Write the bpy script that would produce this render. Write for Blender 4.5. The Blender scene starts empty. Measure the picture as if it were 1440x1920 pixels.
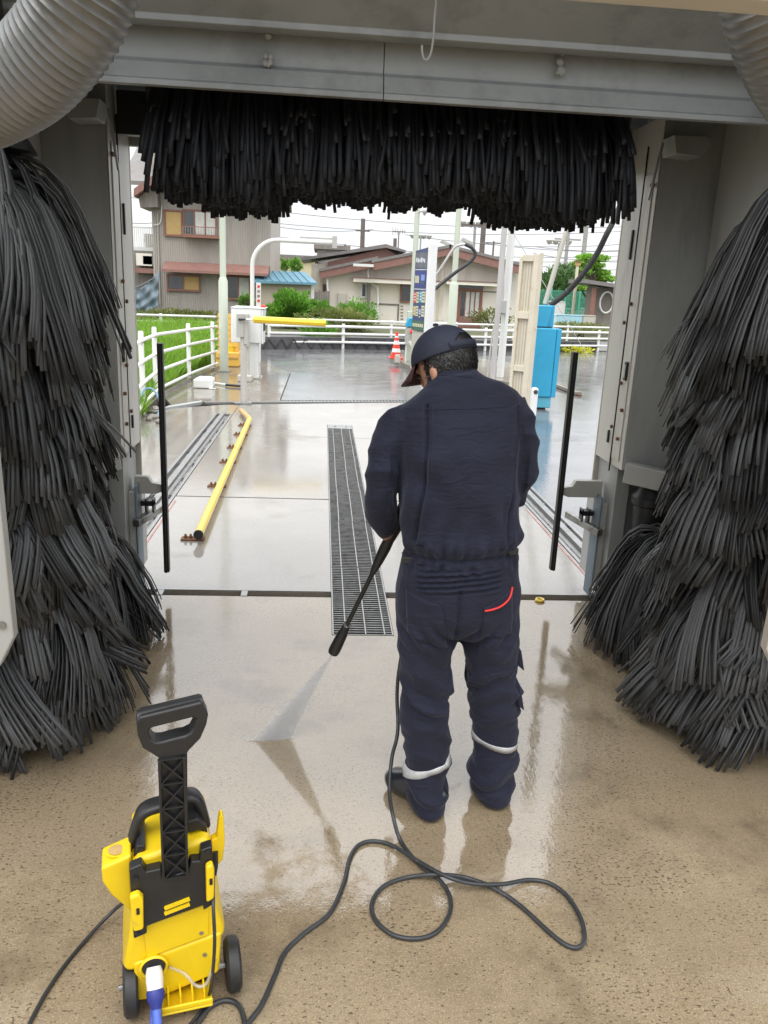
import bpy, bmesh, math, random
import numpy as np
from mathutils import Vector, Matrix
from mathutils.bvhtree import BVHTree

SC = bpy.context.scene
COL = SC.collection
rnd = random.Random(7)
RNG = np.random.default_rng(11)
PI = math.pi

# ------------------------------------------------------------------ camera
FPX, CAM_H = 1500.0, 1.75
YAW, PITCH, ROLL = math.radians(-4.85), math.radians(-15.7), math.radians(2.6)
_f = Vector((math.sin(-YAW)*math.cos(PITCH), math.cos(YAW)*math.cos(PITCH), math.sin(PITCH)))
_r = Vector((math.cos(YAW), math.sin(YAW), 0)); _u = _r.cross(_f)
_r2 = _r*math.cos(ROLL)+_u*math.sin(ROLL); _u2 = -_r*math.sin(ROLL)+_u*math.cos(ROLL)
CPOS = Vector((0, 0, CAM_H))
cam = bpy.data.cameras.new('camera'); cam_o = bpy.data.objects.new('camera', cam); COL.objects.link(cam_o)
cam.sensor_width = 36.0; cam.lens = FPX/1920*36.0; cam.clip_start = .02; cam.clip_end = 2000
M4 = Matrix((_r2, _u2, -_f)).transposed().to_4x4(); M4.translation = CPOS
cam_o.matrix_world = M4
SC.camera = cam_o

# ------------------------------------------------------------------ sky, sun, exposure
OVC = 21.5
SUN_EL, SUN_AZ = math.radians(58), math.radians(205)
w = bpy.data.worlds.new('World'); SC.world = w; w.use_nodes = True
nt = w.node_tree; nt.nodes.clear()
sky = nt.nodes.new('ShaderNodeTexSky'); sky.sky_type = 'NISHITA'; sky.sun_disc = False
sky.sun_elevation = SUN_EL; sky.sun_rotation = SUN_AZ; sky.dust_density = 4; sky.air_density = 1.5
hsv = nt.nodes.new('ShaderNodeHueSaturation'); hsv.inputs['Saturation'].default_value = .12
nt.links.new(sky.outputs[0], hsv.inputs['Color'])
tc = nt.nodes.new('ShaderNodeTexCoord'); mp = nt.nodes.new('ShaderNodeMapping'); mp.inputs['Scale'].default_value = (1.5, 1.5, 5)
nz = nt.nodes.new('ShaderNodeTexNoise'); nz.inputs['Scale'].default_value = 2.2; nz.inputs['Detail'].default_value = 5
nt.links.new(tc.outputs['Generated'], mp.inputs[0]); nt.links.new(mp.outputs[0], nz.inputs['Vector'])
rp = nt.nodes.new('ShaderNodeValToRGB')
rp.color_ramp.elements[0].position = .3; rp.color_ramp.elements[0].color = (.90, .93, .97, 1)
rp.color_ramp.elements[1].position = .7; rp.color_ramp.elements[1].color = (1.02, 1.03, 1.04, 1)
nt.links.new(nz.outputs[0], rp.inputs[0])
sp_ = nt.nodes.new('ShaderNodeSeparateXYZ'); nt.links.new(tc.outputs['Generated'], sp_.inputs[0])
cl = nt.nodes.new('ShaderNodeMapRange'); cl.inputs[1].default_value = 0; cl.inputs[2].default_value = 1; cl.inputs[3].default_value = OVC/3; cl.inputs[4].default_value = OVC   # CIE overcast sky: (1+2 sin el)/3
nt.links.new(sp_.outputs[2], cl.inputs[0])
cm = nt.nodes.new('ShaderNodeVectorMath'); cm.operation = 'SCALE'; nt.links.new(rp.outputs[0], cm.inputs[0]); nt.links.new(cl.outputs[0], cm.inputs['Scale'])
mx = nt.nodes.new('ShaderNodeMix'); mx.data_type = 'RGBA'; mx.inputs[0].default_value = .93      # thick cloud over the sky
nt.links.new(hsv.outputs[0], mx.inputs[6]); nt.links.new(cm.outputs[0], mx.inputs[7])
bg = nt.nodes.new('ShaderNodeBackground'); bg.inputs[1].default_value = .1
ow = nt.nodes.new('ShaderNodeOutputWorld')
nt.links.new(mx.outputs[2], bg.inputs[0]); nt.links.new(bg.outputs[0], ow.inputs[0])
sun = bpy.data.lights.new('sun', 'SUN'); sun.energy = .6; sun.angle = math.radians(25); sun.color = (1, .97, .92)
sun_o = bpy.data.objects.new('sun', sun); COL.objects.link(sun_o)
_sd = Vector((math.sin(SUN_AZ)*math.cos(SUN_EL), math.cos(SUN_AZ)*math.cos(SUN_EL), math.sin(SUN_EL)))
sun_o.rotation_euler = _sd.to_track_quat('Z', 'Y').to_euler(); sun_o.location = (0, -5, 20)
vs = SC.view_settings; vs.view_transform = 'Standard'; vs.look = 'None'; vs.exposure = .55; vs.gamma = 1; vs.use_curve_mapping = False
SC.cycles.max_bounces = 8; SC.cycles.diffuse_bounces = 4; SC.cycles.glossy_bounces = 3; SC.cycles.transparent_max_bounces = 12
SC.cycles.volume_bounces = 3
SC.cycles.caustics_reflective = False; SC.cycles.caustics_refractive = False

# ------------------------------------------------------------------ measuring helpers (photo pixel + known distance -> world point)
def RAY(px, py): return (_f*FPX+_r2*(px-720)+_u2*(960-py)).normalized()
def G(px, py, z=0.0):
    d = RAY(px, py); return CPOS+d*((z-CAM_H)/d.z)
def A(px, py, Y):
    d = RAY(px, py); return CPOS+d*(Y/d.y)
def RC(px0, py0, px1, py1, Y):
    a = A((px0+px1)/2, py0, Y); b = A((px0+px1)/2, py1, Y); c = A(px0, (py0+py1)/2, Y); d = A(px1, (py0+py1)/2, Y)
    return c.x, d.x, b.z, a.z       # x0,x1,z0,z1

# ------------------------------------------------------------------ mesh helpers
def link(o, parent=None):
    COL.objects.link(o)
    if parent is not None: o.parent = parent
    return o
def tag(o, label=None, cat=None, group=None, kind=None):
    if label: o['label'] = label
    if cat: o['category'] = cat
    if group: o['group'] = group
    if kind: o['kind'] = kind
    return o
def thing(name, label, cat, loc=(0, 0, 0), rz=0, group=None):
    o = bpy.data.objects.new(name, None); o.location = loc; o.rotation_euler = (0, 0, rz); o.empty_display_size = .1
    link(o); return tag(o, label, cat, group)
def npmesh(name, V, F, mat, parent=None, smooth=False, attr=None):
    me = bpy.data.meshes.new(name)
    V = np.asarray(V, dtype=np.float32); F = np.asarray(F, dtype=np.int32); k = F.shape[1]
    me.vertices.add(len(V)); me.vertices.foreach_set('co', V.ravel())
    me.loops.add(F.size); me.loops.foreach_set('vertex_index', F.ravel())
    me.polygons.add(len(F)); me.polygons.foreach_set('loop_start', np.arange(0, F.size, k, dtype=np.int32))
    me.polygons.foreach_set('loop_total', np.full(len(F), k, dtype=np.int32))
    if attr is not None:
        a = me.attributes.new('var', 'FLOAT', 'POINT'); a.data.foreach_set('value', np.asarray(attr, dtype=np.float32))
    me.update(calc_edges=True); me.validate()
    if smooth: me.shade_smooth()
    me.materials.append(mat)
    return link(bpy.data.objects.new(name, me), parent)

class MB:
    def __init__(s): s.v = []; s.f = []
    def add(s, V, F):
        n = len(s.v); s.v += [tuple(p) for p in V]; s.f += [tuple(i+n for i in q) for q in F]; return s
    def box(s, x0, x1, y0, y1, z0, z1):
        V = [(x, y, z) for z in (z0, z1) for y in (y0, y1) for x in (x0, x1)]
        return s.add(V, [(0, 2, 3, 1), (4, 5, 7, 6), (0, 1, 5, 4), (2, 6, 7, 3), (0, 4, 6, 2), (1, 3, 7, 5)])
    def bar(s, a, b, w, h=None, up=(0, 0, 1)):
        a = Vector(a); b = Vector(b); h = h or w; d = (b-a).normalized(); u = Vector(up)
        if abs(d.dot(u)) > .98: u = Vector((0, 1, 0))
        r = d.cross(u).normalized()*w/2; t = r.normalized().cross(d)*h/2
        V = [p+i*r+j*t for p in (a, b) for j in (-1, 1) for i in (-1, 1)]
        return s.add(V, [(0, 1, 3, 2), (4, 6, 7, 5), (0, 4, 5, 1), (2, 3, 7, 6), (0, 2, 6, 4), (1, 5, 7, 3)])
    def tube(s, P, r, n=8, cap=True):
        P = [Vector(p) for p in P]; m = len(P); R = r if hasattr(r, '__len__') else [r]*m
        t0 = (P[1]-P[0]).normalized(); u = Vector((0, 0, 1)) if abs(t0.z) < .9 else Vector((0, 1, 0))
        nn = t0.cross(u).normalized(); V = []
        for i, p in enumerate(P):
            t = (P[min(i+1, m-1)]-P[max(i-1, 0)]).normalized()
            nn = (nn-t*nn.dot(t)).normalized(); b = t.cross(nn)
            V += [p+(nn*math.cos(2*PI*k/n)+b*math.sin(2*PI*k/n))*R[i] for k in range(n)]
        F = [(i*n+k, i*n+(k+1) % n, (i+1)*n+(k+1) % n, (i+1)*n+k) for i in range(m-1) for k in range(n)]
        if cap: F += [tuple(range(n))[::-1], tuple(range((m-1)*n, m*n))]
        return s.add(V, F)
    def lathe(s, prof, c=(0, 0, 0), n=20, ax='z'):
        V = []
        for (r, h) in prof:
            for k in range(n):
                x, y = r*math.cos(2*PI*k/n), r*math.sin(2*PI*k/n)
                V.append({'z': (x, y, h), 'x': (h, x, y), 'y': (x, h, -y)}[ax])
        V = [(a+c[0], b+c[1], d+c[2]) for a, b, d in V]
        F = [(i*n+k, i*n+(k+1) % n, (i+1)*n+(k+1) % n, (i+1)*n+k) for i in range(len(prof)-1) for k in range(n)]
        F += [tuple(range(n))[::-1], tuple(range((len(prof)-1)*n, len(prof)*n))]
        return s.add(V, F)
    def prism(s, poly, h0, h1, plane='xy'):
        n = len(poly)
        def mk(a, b, h): return {'xy': (a, b, h), 'xz': (a, h, b), 'yz': (h, a, b)}[plane]
        V = [mk(a, b, h0) for a, b in poly]+[mk(a, b, h1) for a, b in poly]
        F = [tuple(range(n))[::-1], tuple(range(n, 2*n))]+[(i, (i+1) % n, n+(i+1) % n, n+i) for i in range(n)]
        return s.add(V, F)
    def quad(s, a, b, c, d): return s.add([a, b, c, d], [(0, 1, 2, 3)])
    def build(s, name, mat, parent=None, bevel=0, smooth=None, seg=2, xf=None):
        me = bpy.data.meshes.new(name)
        me.from_pydata([tuple(xf @ Vector(p)) for p in s.v] if xf else s.v, [], s.f)
        bm = bmesh.new(); bm.from_mesh(me); bmesh.ops.recalc_face_normals(bm, faces=bm.faces); bm.to_mesh(me); bm.free()
        me.materials.append(mat)
        if smooth is None: smooth = 35
        if smooth:
            me.shade_smooth(); me.set_sharp_from_angle(angle=math.radians(smooth))
        o = link(bpy.data.objects.new(name, me), parent)
        if bevel:
            b = o.modifiers.new('bevel', 'BEVEL'); b.width = bevel; b.segments = seg; b.limit_method = 'ANGLE'; b.angle_limit = math.radians(40)
            b.harden_normals = True
        return o
def curve_pts(P, n=8, closed=False):
    """Catmull-Rom through P"""
    P = [Vector(p) for p in P]; out = []; m = len(P)
    for i in range(m-1):
        a, b, c, d = P[max(i-1, 0)], P[i], P[i+1], P[min(i+2, m-1)]
        for k in range(n):
            t = k/n
            out.append(.5*((2*b)+(c-a)*t+(2*a-5*b+4*c-d)*t*t+(3*b-a-3*c+d)*t**3))
    out.append(P[-1]); return out

# ------------------------------------------------------------------ materials
def mat(name, col, rough=.6, metal=0, var=.12, vscale=6, bump=0, bscale=60, dirt=None, dscale=3, dth=(.5, .7), streak=False,
        coat=0, coatr=.1, spec=.5, attr=0, alpha=1, sss=0, rvar=0):
    m = bpy.data.materials.new(name); m.use_nodes = True; n = m.node_tree.nodes; L = m.node_tree.links
    b = n['Principled BSDF']; b.inputs['Roughness'].default_value = rough; b.inputs['Metallic'].default_value = metal
    b.inputs['Specular IOR Level'].default_value = spec
    if coat: b.inputs['Coat Weight'].default_value = coat; b.inputs['Coat Roughness'].default_value = coatr
    t = n.new('ShaderNodeTexCoord'); mp_ = n.new('ShaderNodeMapping'); L.new(t.outputs['Object'], mp_.inputs[0])
    if streak: mp_.inputs['Scale'].default_value = (1, 1, .18)
    a = n.new('ShaderNodeTexNoise'); a.inputs['Scale'].default_value = vscale; a.inputs['Detail'].default_value = 6; a.inputs['Roughness'].default_value = .6
    L.new(mp_.outputs[0], a.inputs['Vector'])
    r = n.new('ShaderNodeValToRGB'); e = r.color_ramp.elements
    e[0].position = .3; e[1].position = .7
    e[0].color = tuple(c*(1-var) for c in col[:3])+(1,); e[1].color = tuple(min(1, c*(1+var)) for c in col[:3])+(1,)
    L.new(a.outputs[0], r.inputs[0]); out = r.outputs[0]
    if dirt:
        d = n.new('ShaderNodeTexNoise'); d.inputs['Scale'].default_value = dscale; d.inputs['Detail'].default_value = 8; d.inputs['Roughness'].default_value = .7
        L.new(mp_.outputs[0], d.inputs['Vector'])
        q = n.new('ShaderNodeMapRange'); q.inputs[1].default_value = dth[0]; q.inputs[2].default_value = dth[1]; L.new(d.outputs[0], q.inputs[0])
        x = n.new('ShaderNodeMix'); x.data_type = 'RGBA'; L.new(q.outputs[0], x.inputs[0]); L.new(out, x.inputs[6]); x.inputs[7].default_value = tuple(dirt)+(1,)
        out = x.outputs[2]
    if attr:
        at = n.new('ShaderNodeAttribute'); at.attribute_name = 'var'
        q = n.new('ShaderNodeMapRange'); q.inputs[3].default_value = 1-attr; q.inputs[4].default_value = 1+attr; L.new(at.outputs['Fac'], q.inputs[0])
        x = n.new('ShaderNodeVectorMath'); x.operation = 'SCALE'; L.new(out, x.inputs[0]); L.new(q.outputs[0], x.inputs['Scale']); out = x.outputs[0]
    L.new(out, b.inputs['Base Color'])
    if rvar:
        q = n.new('ShaderNodeMapRange'); q.inputs[1].default_value = .3; q.inputs[2].default_value = .7
        q.inputs[3].default_value = max(.02, rough-rvar); q.inputs[4].default_value = min(1, rough+rvar); L.new(a.outputs[0], q.inputs[0]); L.new(q.outputs[0], b.inputs['Roughness'])
    if bump:
        c = n.new('ShaderNodeTexNoise'); c.inputs['Scale'].default_value = bscale; c.inputs['Detail'].default_value = 4; L.new(t.outputs['Object'], c.inputs['Vector'])
        bp = n.new('ShaderNodeBump'); bp.inputs['Strength'].default_value = bump; bp.inputs['Distance'].default_value = .01; L.new(c.outputs[0], bp.inputs['Height'])
        L.new(bp.outputs[0], b.inputs['Normal'])
    if alpha < 1: b.inputs['Alpha'].default_value = alpha
    if sss:
        b.inputs['Subsurface Weight'].default_value = sss; b.inputs['Subsurface Radius'].default_value = (.02, .008, .005)
    return m

def wet_ground(name, c0, c1, pit, wet0, wet1, wr=(.03, .10), pits=True, cir=1.45, ripple=.06, puddle_scale=.9, dry_y=None):
    """concrete or asphalt under a thin film of water"""
    m = bpy.data.materials.new(name); m.use_nodes = True; n = m.node_tree.nodes; L = m.node_tree.links; b = n['Principled BSDF']
    geo = n.new('ShaderNodeNewGeometry'); P = geo.outputs['Position']
    def noise(s, det=5, ro=.6, vec=P):
        q = n.new('ShaderNodeTexNoise'); q.inputs['Scale'].default_value = s; q.inputs['Detail'].default_value = det; q.inputs['Roughness'].default_value = ro
        L.new(vec, q.inputs['Vector']); return q.outputs[0]
    def rng(i, a, c, o0=0, o1=1):
        q = n.new('ShaderNodeMapRange'); q.inputs[1].default_value = a; q.inputs[2].default_value = c; q.inputs[3].default_value = o0; q.inputs[4].default_value = o1
        L.new(i, q.inputs[0]); return q.outputs[0]
    def mixc(f, a, c):
        q = n.new('ShaderNodeMix'); q.data_type = 'RGBA'; L.new(f, q.inputs[0])
        for i, v in ((6, a), (7, c)):
            if isinstance(v, tuple): q.inputs[i].default_value = v+(1,)
            else: L.new(v, q.inputs[i])
        return q.outputs[2]
    base = mixc(rng(noise(1.1, 7, .65), .35, .65), c0, c1)
    base = mixc(rng(noise(55, 3, .7), .3, .7, 0, .45), base, tuple(x*.62 for x in c0))
    base = mixc(rng(noise(190, 2, .6), .52, .66, 0, .5), base, tuple(min(1, x*1.45) for x in c1))
    if pits:
        mp_ = n.new('ShaderNodeMapping'); mp_.inputs['Scale'].default_value = (78, 135, 78); L.new(P, mp_.inputs[0])
        wv = n.new('ShaderNodeTexNoise'); wv.inputs['Scale'].default_value = 1.0; wv.inputs['Detail'].default_value = 3; L.new(mp_.outputs[0], wv.inputs['Vector'])
        area = rng(noise(1.5, 5, .7), .34, .64, -.06, .06)
        th = n.new('ShaderNodeMath'); th.operation = 'SUBTRACT'; L.new(wv.outputs[0], th.inputs[0]); L.new(area, th.inputs[1])
        pm = rng(th.outputs[0], .385, .335, 0, .85)
        base = mixc(pm, base, pit)
    if pits: base = mixc(rng(noise(2.1, 7, .7), .52, .68, 0, .62), base, tuple(x*.45 for x in c0))
    L.new(base, b.inputs['Base Color'])
    b.inputs['Roughness'].default_value = .75; b.inputs['Specular IOR Level'].default_value = .2
    wet = rng(noise(puddle_scale, 6, .62), wet0, wet1)
    if dry_y:
        sx_ = n.new('ShaderNodeSeparateXYZ'); L.new(P, sx_.inputs[0])
        e1 = rng(sx_.outputs[1], dry_y[0], dry_y[1], -.16, .20)
        ad = n.new('ShaderNodeMath'); ad.operation = 'ADD'; L.new(noise(2.6, 8, .68), ad.inputs[0]); L.new(e1, ad.inputs[1])
        w2 = rng(ad.outputs[0], .44, .52, .18, 1); mu = n.new('ShaderNodeMath'); mu.operation = 'MULTIPLY'; L.new(wet, mu.inputs[0]); L.new(w2, mu.inputs[1]); wet = mu.outputs[0]
    L.new(wet, b.inputs['Coat Weight'])
    L.new(rng(noise(2.3, 5, .6), .35, .65, wr[0], wr[1]), b.inputs['Coat Roughness']); b.inputs['Coat IOR'].default_value = cir
    bp = n.new('ShaderNodeBump'); bp.inputs['Strength'].default_value = .35; bp.inputs['Distance'].default_value = .004
    L.new(noise(120, 4, .7), bp.inputs['Height']); L.new(bp.outputs[0], b.inputs['Normal'])
    cb = n.new('ShaderNodeBump'); cb.inputs['Strength'].default_value = ripple; cb.inputs['Distance'].default_value = .01
    mpr = n.new('ShaderNodeMapping'); mpr.inputs['Scale'].default_value = (1, .55, 1); L.new(P, mpr.inputs[0])
    hh = n.new('ShaderNodeMath'); hh.operation = 'ADD'; L.new(noise(26, 3, .5, mpr.outputs[0]), hh.inputs[0])
    h2 = n.new('ShaderNodeMath'); h2.operation = 'MULTIPLY'; h2.inputs[1].default_value = .25; L.new(noise(140, 2, .5), h2.inputs[0]); L.new(h2.outputs[0], hh.inputs[1])
    L.new(hh.outputs[0], cb.inputs['Height']); L.new(cb.outputs[0], b.inputs['Coat Normal'])
    return m

M = {}
M['concrete'] = wet_ground('wet_concrete', (.262, .196, .118), (.352, .277, .182), (.070, .050, .030), .24, .40, (.02, .09), cir=2.05, dry_y=(1.3, 2.6))
M['concrete_grey'] = wet_ground('wet_grey_concrete', (.235, .215, .185), (.31, .285, .25), (.07, .06, .05), .24, .40, (.02, .10), pits=False, cir=2.0)
M['asphalt'] = wet_ground('wet_asphalt', (.115, .115, .118), (.165, .165, .168), (.03, .03, .03), .2, .45, (.04, .16), pits=False, cir=1.8, ripple=.1, puddle_scale=.5)
M['pad'] = wet_ground('wet_pad_concrete', (.17, .145, .115), (.23, .205, .17), (.06, .05, .04), .3, .5, (.03, .11), pits=False, cir=1.75)
M['pit'] = mat('pit_dark', (.006, .006, .006), .6, var=.3)
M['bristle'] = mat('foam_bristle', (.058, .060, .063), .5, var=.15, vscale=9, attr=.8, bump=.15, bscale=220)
M['bristle_top'] = mat('foam_bristle_backlit', (.015, .017, .022), .6, var=.15, vscale=9, attr=.5)  # darker copy of the foam: back-lit shade put into the base colour
M['core'] = mat('brush_core', (.03, .03, .03), .5)
M['galv'] = mat('painted_sheet', (.45, .455, .44), .42, .1, var=.10, vscale=3, bump=.05, bscale=25, dirt=(.12, .12, .10), dscale=4, dth=(.56, .75), streak=True, rvar=.12)
M['galv_dark'] = mat('grimy_sheet', (.42, .43, .42), .5, .1, var=.25, vscale=3, bump=.06, bscale=25, dirt=(.17, .175, .16), dscale=3, dth=(.5, .75), streak=True)
M['panel'] = mat('pale_sheet', (.60, .585, .54), .42, .08, var=.08, vscale=3, bump=.04, bscale=25, dirt=(.20, .19, .16), dscale=3.5, dth=(.55, .78), streak=True, rvar=.12)
M['wall'] = mat('inner_wall_sheet', (.60, .62, .60), .5, .05, var=.10, vscale=2, bump=.05, bscale=20, dirt=(.34, .35, .33), dscale=2.5, dth=(.52, .78), streak=True)
M['beam'] = mat('beam_paint', (.35, .375, .385), .5, .05, var=.12, vscale=2, bump=.05, bscale=20, dirt=(.20, .215, .22), dscale=2.5, dth=(.5, .75))
M['cream'] = mat('cream_sheet', (.52, .49, .43), .45, .05, var=.08, vscale=3, dirt=(.3, .27, .22), dscale=3, dth=(.55, .75), streak=True)
M['steel'] = mat('steel', (.36, .36, .35), .35, .85, var=.2, vscale=12, dirt=(.16, .13, .10), dscale=14, dth=(.52, .68), rvar=.12)
M['steel_lt'] = mat('galvanised', (.34, .34, .335), .38, .75, var=.15, vscale=14, dirt=(.25, .22, .18), dscale=12, dth=(.58, .72))
M['duct'] = mat('aluminium_duct', (.215, .22, .22), .45, .3, var=.10, vscale=10, bump=.1, bscale=40, dirt=(.15, .145, .13), dscale=6, dth=(.55, .75))
M['black'] = mat('black_plastic', (.016, .016, .017), .42, var=.2, vscale=20, bump=.05, bscale=200)
M['rubber'] = mat('black_rubber', (.02, .02, .02), .48, var=.25, vscale=20, dirt=(.09, .085, .08), dscale=18, dth=(.58, .75))
M['yellow'] = mat('yellow_plastic', (.80, .56, .01), .36, var=.06, vscale=9, dirt=(.46, .32, .05), dscale=9, dth=(.62, .78), bump=.03, bscale=150)
M['yellow_paint'] = mat('yellow_paint', (.83, .56, .01), .3, var=.06, vscale=9, dirt=(.5, .3, .08), dscale=12, dth=(.6, .75), coat=.5)
M['wood_yellow'] = mat('worn_yellow', (.52, .34, .13), .5, var=.2, vscale=9, dirt=(.25, .16, .1), dscale=14, dth=(.55, .7))
M['rust'] = mat('rust', (.17, .08, .04), .8, var=.4, vscale=30, bump=.2)
M['navy'] = None
M['skin'] = mat('skin', (.56, .30, .20), .5, var=.06, vscale=30, sss=.15)
M['hair'] = mat('hair', (.012, .011, .010), .38, var=.3, vscale=60)
M['silver'] = mat('reflective_tape', (.50, .51, .52), .45, .2, var=.08, vscale=40, bump=.05)
M['red'] = mat('red_trim', (.66, .03, .03), .55)
M['cap_navy'] = mat('cap_navy', (.020, .024, .045), .75, var=.15, vscale=40, bump=.15, bscale=500)
M['maroon'] = mat('brim_maroon', (.055, .010, .016), .6)
M['boot'] = mat('boot_rubber', (.018, .020, .028), .3, var=.2, coat=.3)
M['hose'] = mat('hose_rubber', (.030, .032, .035), .38, var=.2, vscale=40, dirt=(.12, .12, .12), dscale=30, dth=(.62, .75))
M['blue_hose'] = mat('blue_hose', (.07, .13, .50), .4, var=.08)
M['blue_dark'] = mat('blue_collar', (.02, .03, .20), .45)
M['white_pl'] = mat('white_plastic', (.72, .70, .66), .4, var=.05, dirt=(.45, .42, .36), dscale=8, dth=(.6, .75))
M['clear'] = mat('clear_tube', (.55, .50, .38), .2, alpha=.45)
M['white'] = mat('white_paint', (.78, .78, .75), .38, var=.05, vscale=4, dirt=(.42, .38, .32), dscale=6, dth=(.60, .78), streak=True)
M['white_clean'] = mat('white_enclosure', (.80, .80, .79), .35, var=.03, dirt=(.6, .58, .52), dscale=3, dth=(.6, .8), streak=True)
M['grey_box'] = mat('grey_box', (.46, .45, .42), .45, var=.06, dirt=(.3, .28, .24), dscale=5, dth=(.58, .75), streak=True)
M['palegreen'] = mat('pale_green_paint', (.56, .60, .50), .4, var=.05, dirt=(.36, .36, .28), dscale=5, dth=(.6, .78), streak=True)
M['grey_pipe'] = mat('grey_pipe', (.50, .48, .46), .5, var=.1, streak=True)
M['cream_rust'] = mat('cream_rusty', (.66, .60, .48), .5, var=.06, dirt=(.36, .20, .10), dscale=7, dth=(.62, .72), bump=.04)
M['cyan'] = mat('blue_enclosure', (.030, .36, .60), .35, var=.08, vscale=2, dirt=(.02, .28, .45), dscale=5, dth=(.55, .75), coat=.2)
M['cyan_lt'] = mat('light_blue_base', (.12, .45, .60), .45, var=.08)
M['cone_red'] = mat('cone_red', (.78, .05, .03), .45)
M['orange_pl'] = mat('orange_yellow_plastic', (.83, .50, .10), .42, var=.05, dirt=(.6, .38, .12), dscale=5, dth=(.6, .75))
M['cyan_grey'] = mat('blue_grey_plate', (.16, .21, .25), .5, var=.1, dirt=(.3, .3, .28), dscale=9, dth=(.6, .75))
M['glass'] = mat('dark_glass', (.06, .065, .07), .08, var=.2, vscale=2, spec=.8)
M['curtain'] = mat('curtain', (.62, .62, .58), .8, var=.12, vscale=4)
# ================================================================== ground
BC = .31                                  # centre line of the wash bay
mb = MB(); mb.quad((-220, -30, -.50), (220, -30, -.50), (220, 420, -.50), (-220, 420, -.50))
M['soil'] = mat('soil', (.10, .085, .06), .9, var=.3, vscale=.8, bump=.3, bscale=10)
tag(mb.build('ground', M['soil'], smooth=0), kind='structure')

floor = bpy.data.objects.new('wash_bay_floor', None); link(floor); floor['kind'] = 'structure'
def slab(poly, mt, z1=0.0, z0=-.30, nm='concrete_slab', bev=.004):
    m = MB(); m.prism(poly, z0, z1); return m.build(nm, mt, floor, bevel=bev, smooth=0, seg=1)
mb = MB(); mb.box(-1.75, 2.4, -3, 12.2, -.45, -.44); mb.build('sub_base', M['pit'], floor, smooth=0)
gx0, gx1 = .085, .405
LX, RX = -1.43, 2.0                       # outer edges of the rail channels
slab([(-3.2, -4), (3.8, -4), (3.8, 4.352), (gx1, 4.352), (gx1, 3.83), (gx0, 3.83), (gx0, 4.352), (-3.2, 4.352)], M['concrete'])
for (ya, yb) in ((4.43, 6.545), (6.575, 9.415), (9.435, 11.97)):
    if yb > 11:
        slab([(-1.19, ya), (gx0, ya), (gx0, 10.32), (gx1, 10.32), (gx1, ya), (1.77, ya), (1.77, 12.78), (-1.19, 11.83)], M['concrete_grey'])
    else:
        slab([(-1.19, ya), (gx0, ya), (gx0, yb), (-1.19, yb)], M['concrete_grey']); slab([(gx1, ya), (1.77, ya), (1.77, yb), (gx1, yb)], M['concrete_grey'])
slab([(-2.35, 4.43), (LX, 4.43), (LX, 11.75), (-2.05, 11.28), (-2.35, 10.4)], M['concrete_grey'])
slab([(-1.43, 10.97), (-1.194, 10.97), (-1.194, 11.82), (-1.43, 11.75)], M['concrete_grey'])
# steel cross ties that bridge the expansion joint near the machine
for x in (-.90, -.42, 1.12):
    m = MB(); m.box(x-.018, x+.018, 4.35, 4.433, -.03, .003); m.build('joint_tie', M['steel_lt'], floor)
m = MB(); m.box(-1.19, gx0, 4.431, 4.445, -.02, .004); m.build('joint_edge_strip', M['steel_lt'], floor)
m = MB(); m.box(gx1, 1.77, 4.431, 4.445, -.02, .004); m.build('joint_edge_strip', M['steel_lt'], floor)

# asphalt lot beyond the bay
lot = MB()
lot.prism([(-.62, 11.98+.23), (1.77, 12.78+.23), (2.0, 12.85), (2.0, 4.43), (14, 4.43), (14, 28.3), (9.04, 26.15), (4.93, 24.4), (.58, 23.06), (-1.6, 21.97), (-1.75, 20), (-.62, 16.3)], -.09, 0.0)
tag(lot.build('parking_lot', M['asphalt'], smooth=0), kind='structure')
pad = MB(); pad.prism([(-2.05, 11.30), (-1.74, 11.95), (-.63, 12.22), (-.63, 16.28), (-1.76, 20), (-2.4, 17.2), (-2.6, 13)], -.09, .012)
tag(pad.build('concrete_pad', M['pad'], smooth=0, bevel=.01, seg=1), kind='structure')
# low ramp strip along the pad's front edge
m = MB(); m.prism([(-2.15, 11.10), (-1.74, 11.76), (-1.74, 11.94), (-2.12, 11.32)], -.02, .03)
tag(m.build('kerb', M['galv_dark'], bevel=.006), kind='structure')
m = MB(); m.prism([(-40, -20), (-3.2, -20), (-3.2, 4.4), (-2.36, 4.44), (-2.36, 10.4), (-2.6, 13), (-2.4, 17.2), (-1.77, 20), (-1.62, 22.0), (-12, 24), (-40, 24)], -.3, -.10); tag(m.build('field', M['soil'], smooth=0), kind='structure')
# canal between the lot and the houses
def nrm(a, b):
    d = Vector((b[0]-a[0], b[1]-a[1], 0)).normalized(); return Vector((-d.y, d.x, 0))
edge = [(-30, 12.0), (-1.6, 21.97), (.58, 23.06), (4.93, 24.4), (9.04, 26.15), (40, 38)]
off = 6.2
m = MB(); m.prism([(-40, 13), (-12, 24), (0, 29.0), (4.9, 30.2), (9.5, 31.9), (60, 52), (80, 90), (-60, 90)], -.09, .06)
M['far_soil'] = mat('weedy_soil', (.13, .12, .07), .9, var=.3, vscale=1.2, bump=.4, bscale=8, dirt=(.07, .10, .03), dscale=2, dth=(.45, .6))
tag(m.build('far_bank', M['far_soil'], smooth=0), kind='structure')
M['road'] = mat('far_road', (.16, .155, .155), .6, var=.12, vscale=2)
m = MB(); m.prism([(-1.5, 22.3), (.55, 23.3), (4.85, 24.7), (8.95, 26.4), (30, 34.8), (30, 40), (9.6, 31.6), (4.95, 29.95), (0, 28.75), (-4, 27.0)], -.09, .02)
tag(m.build('road', M['road'], smooth=0), kind='structure')
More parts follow.
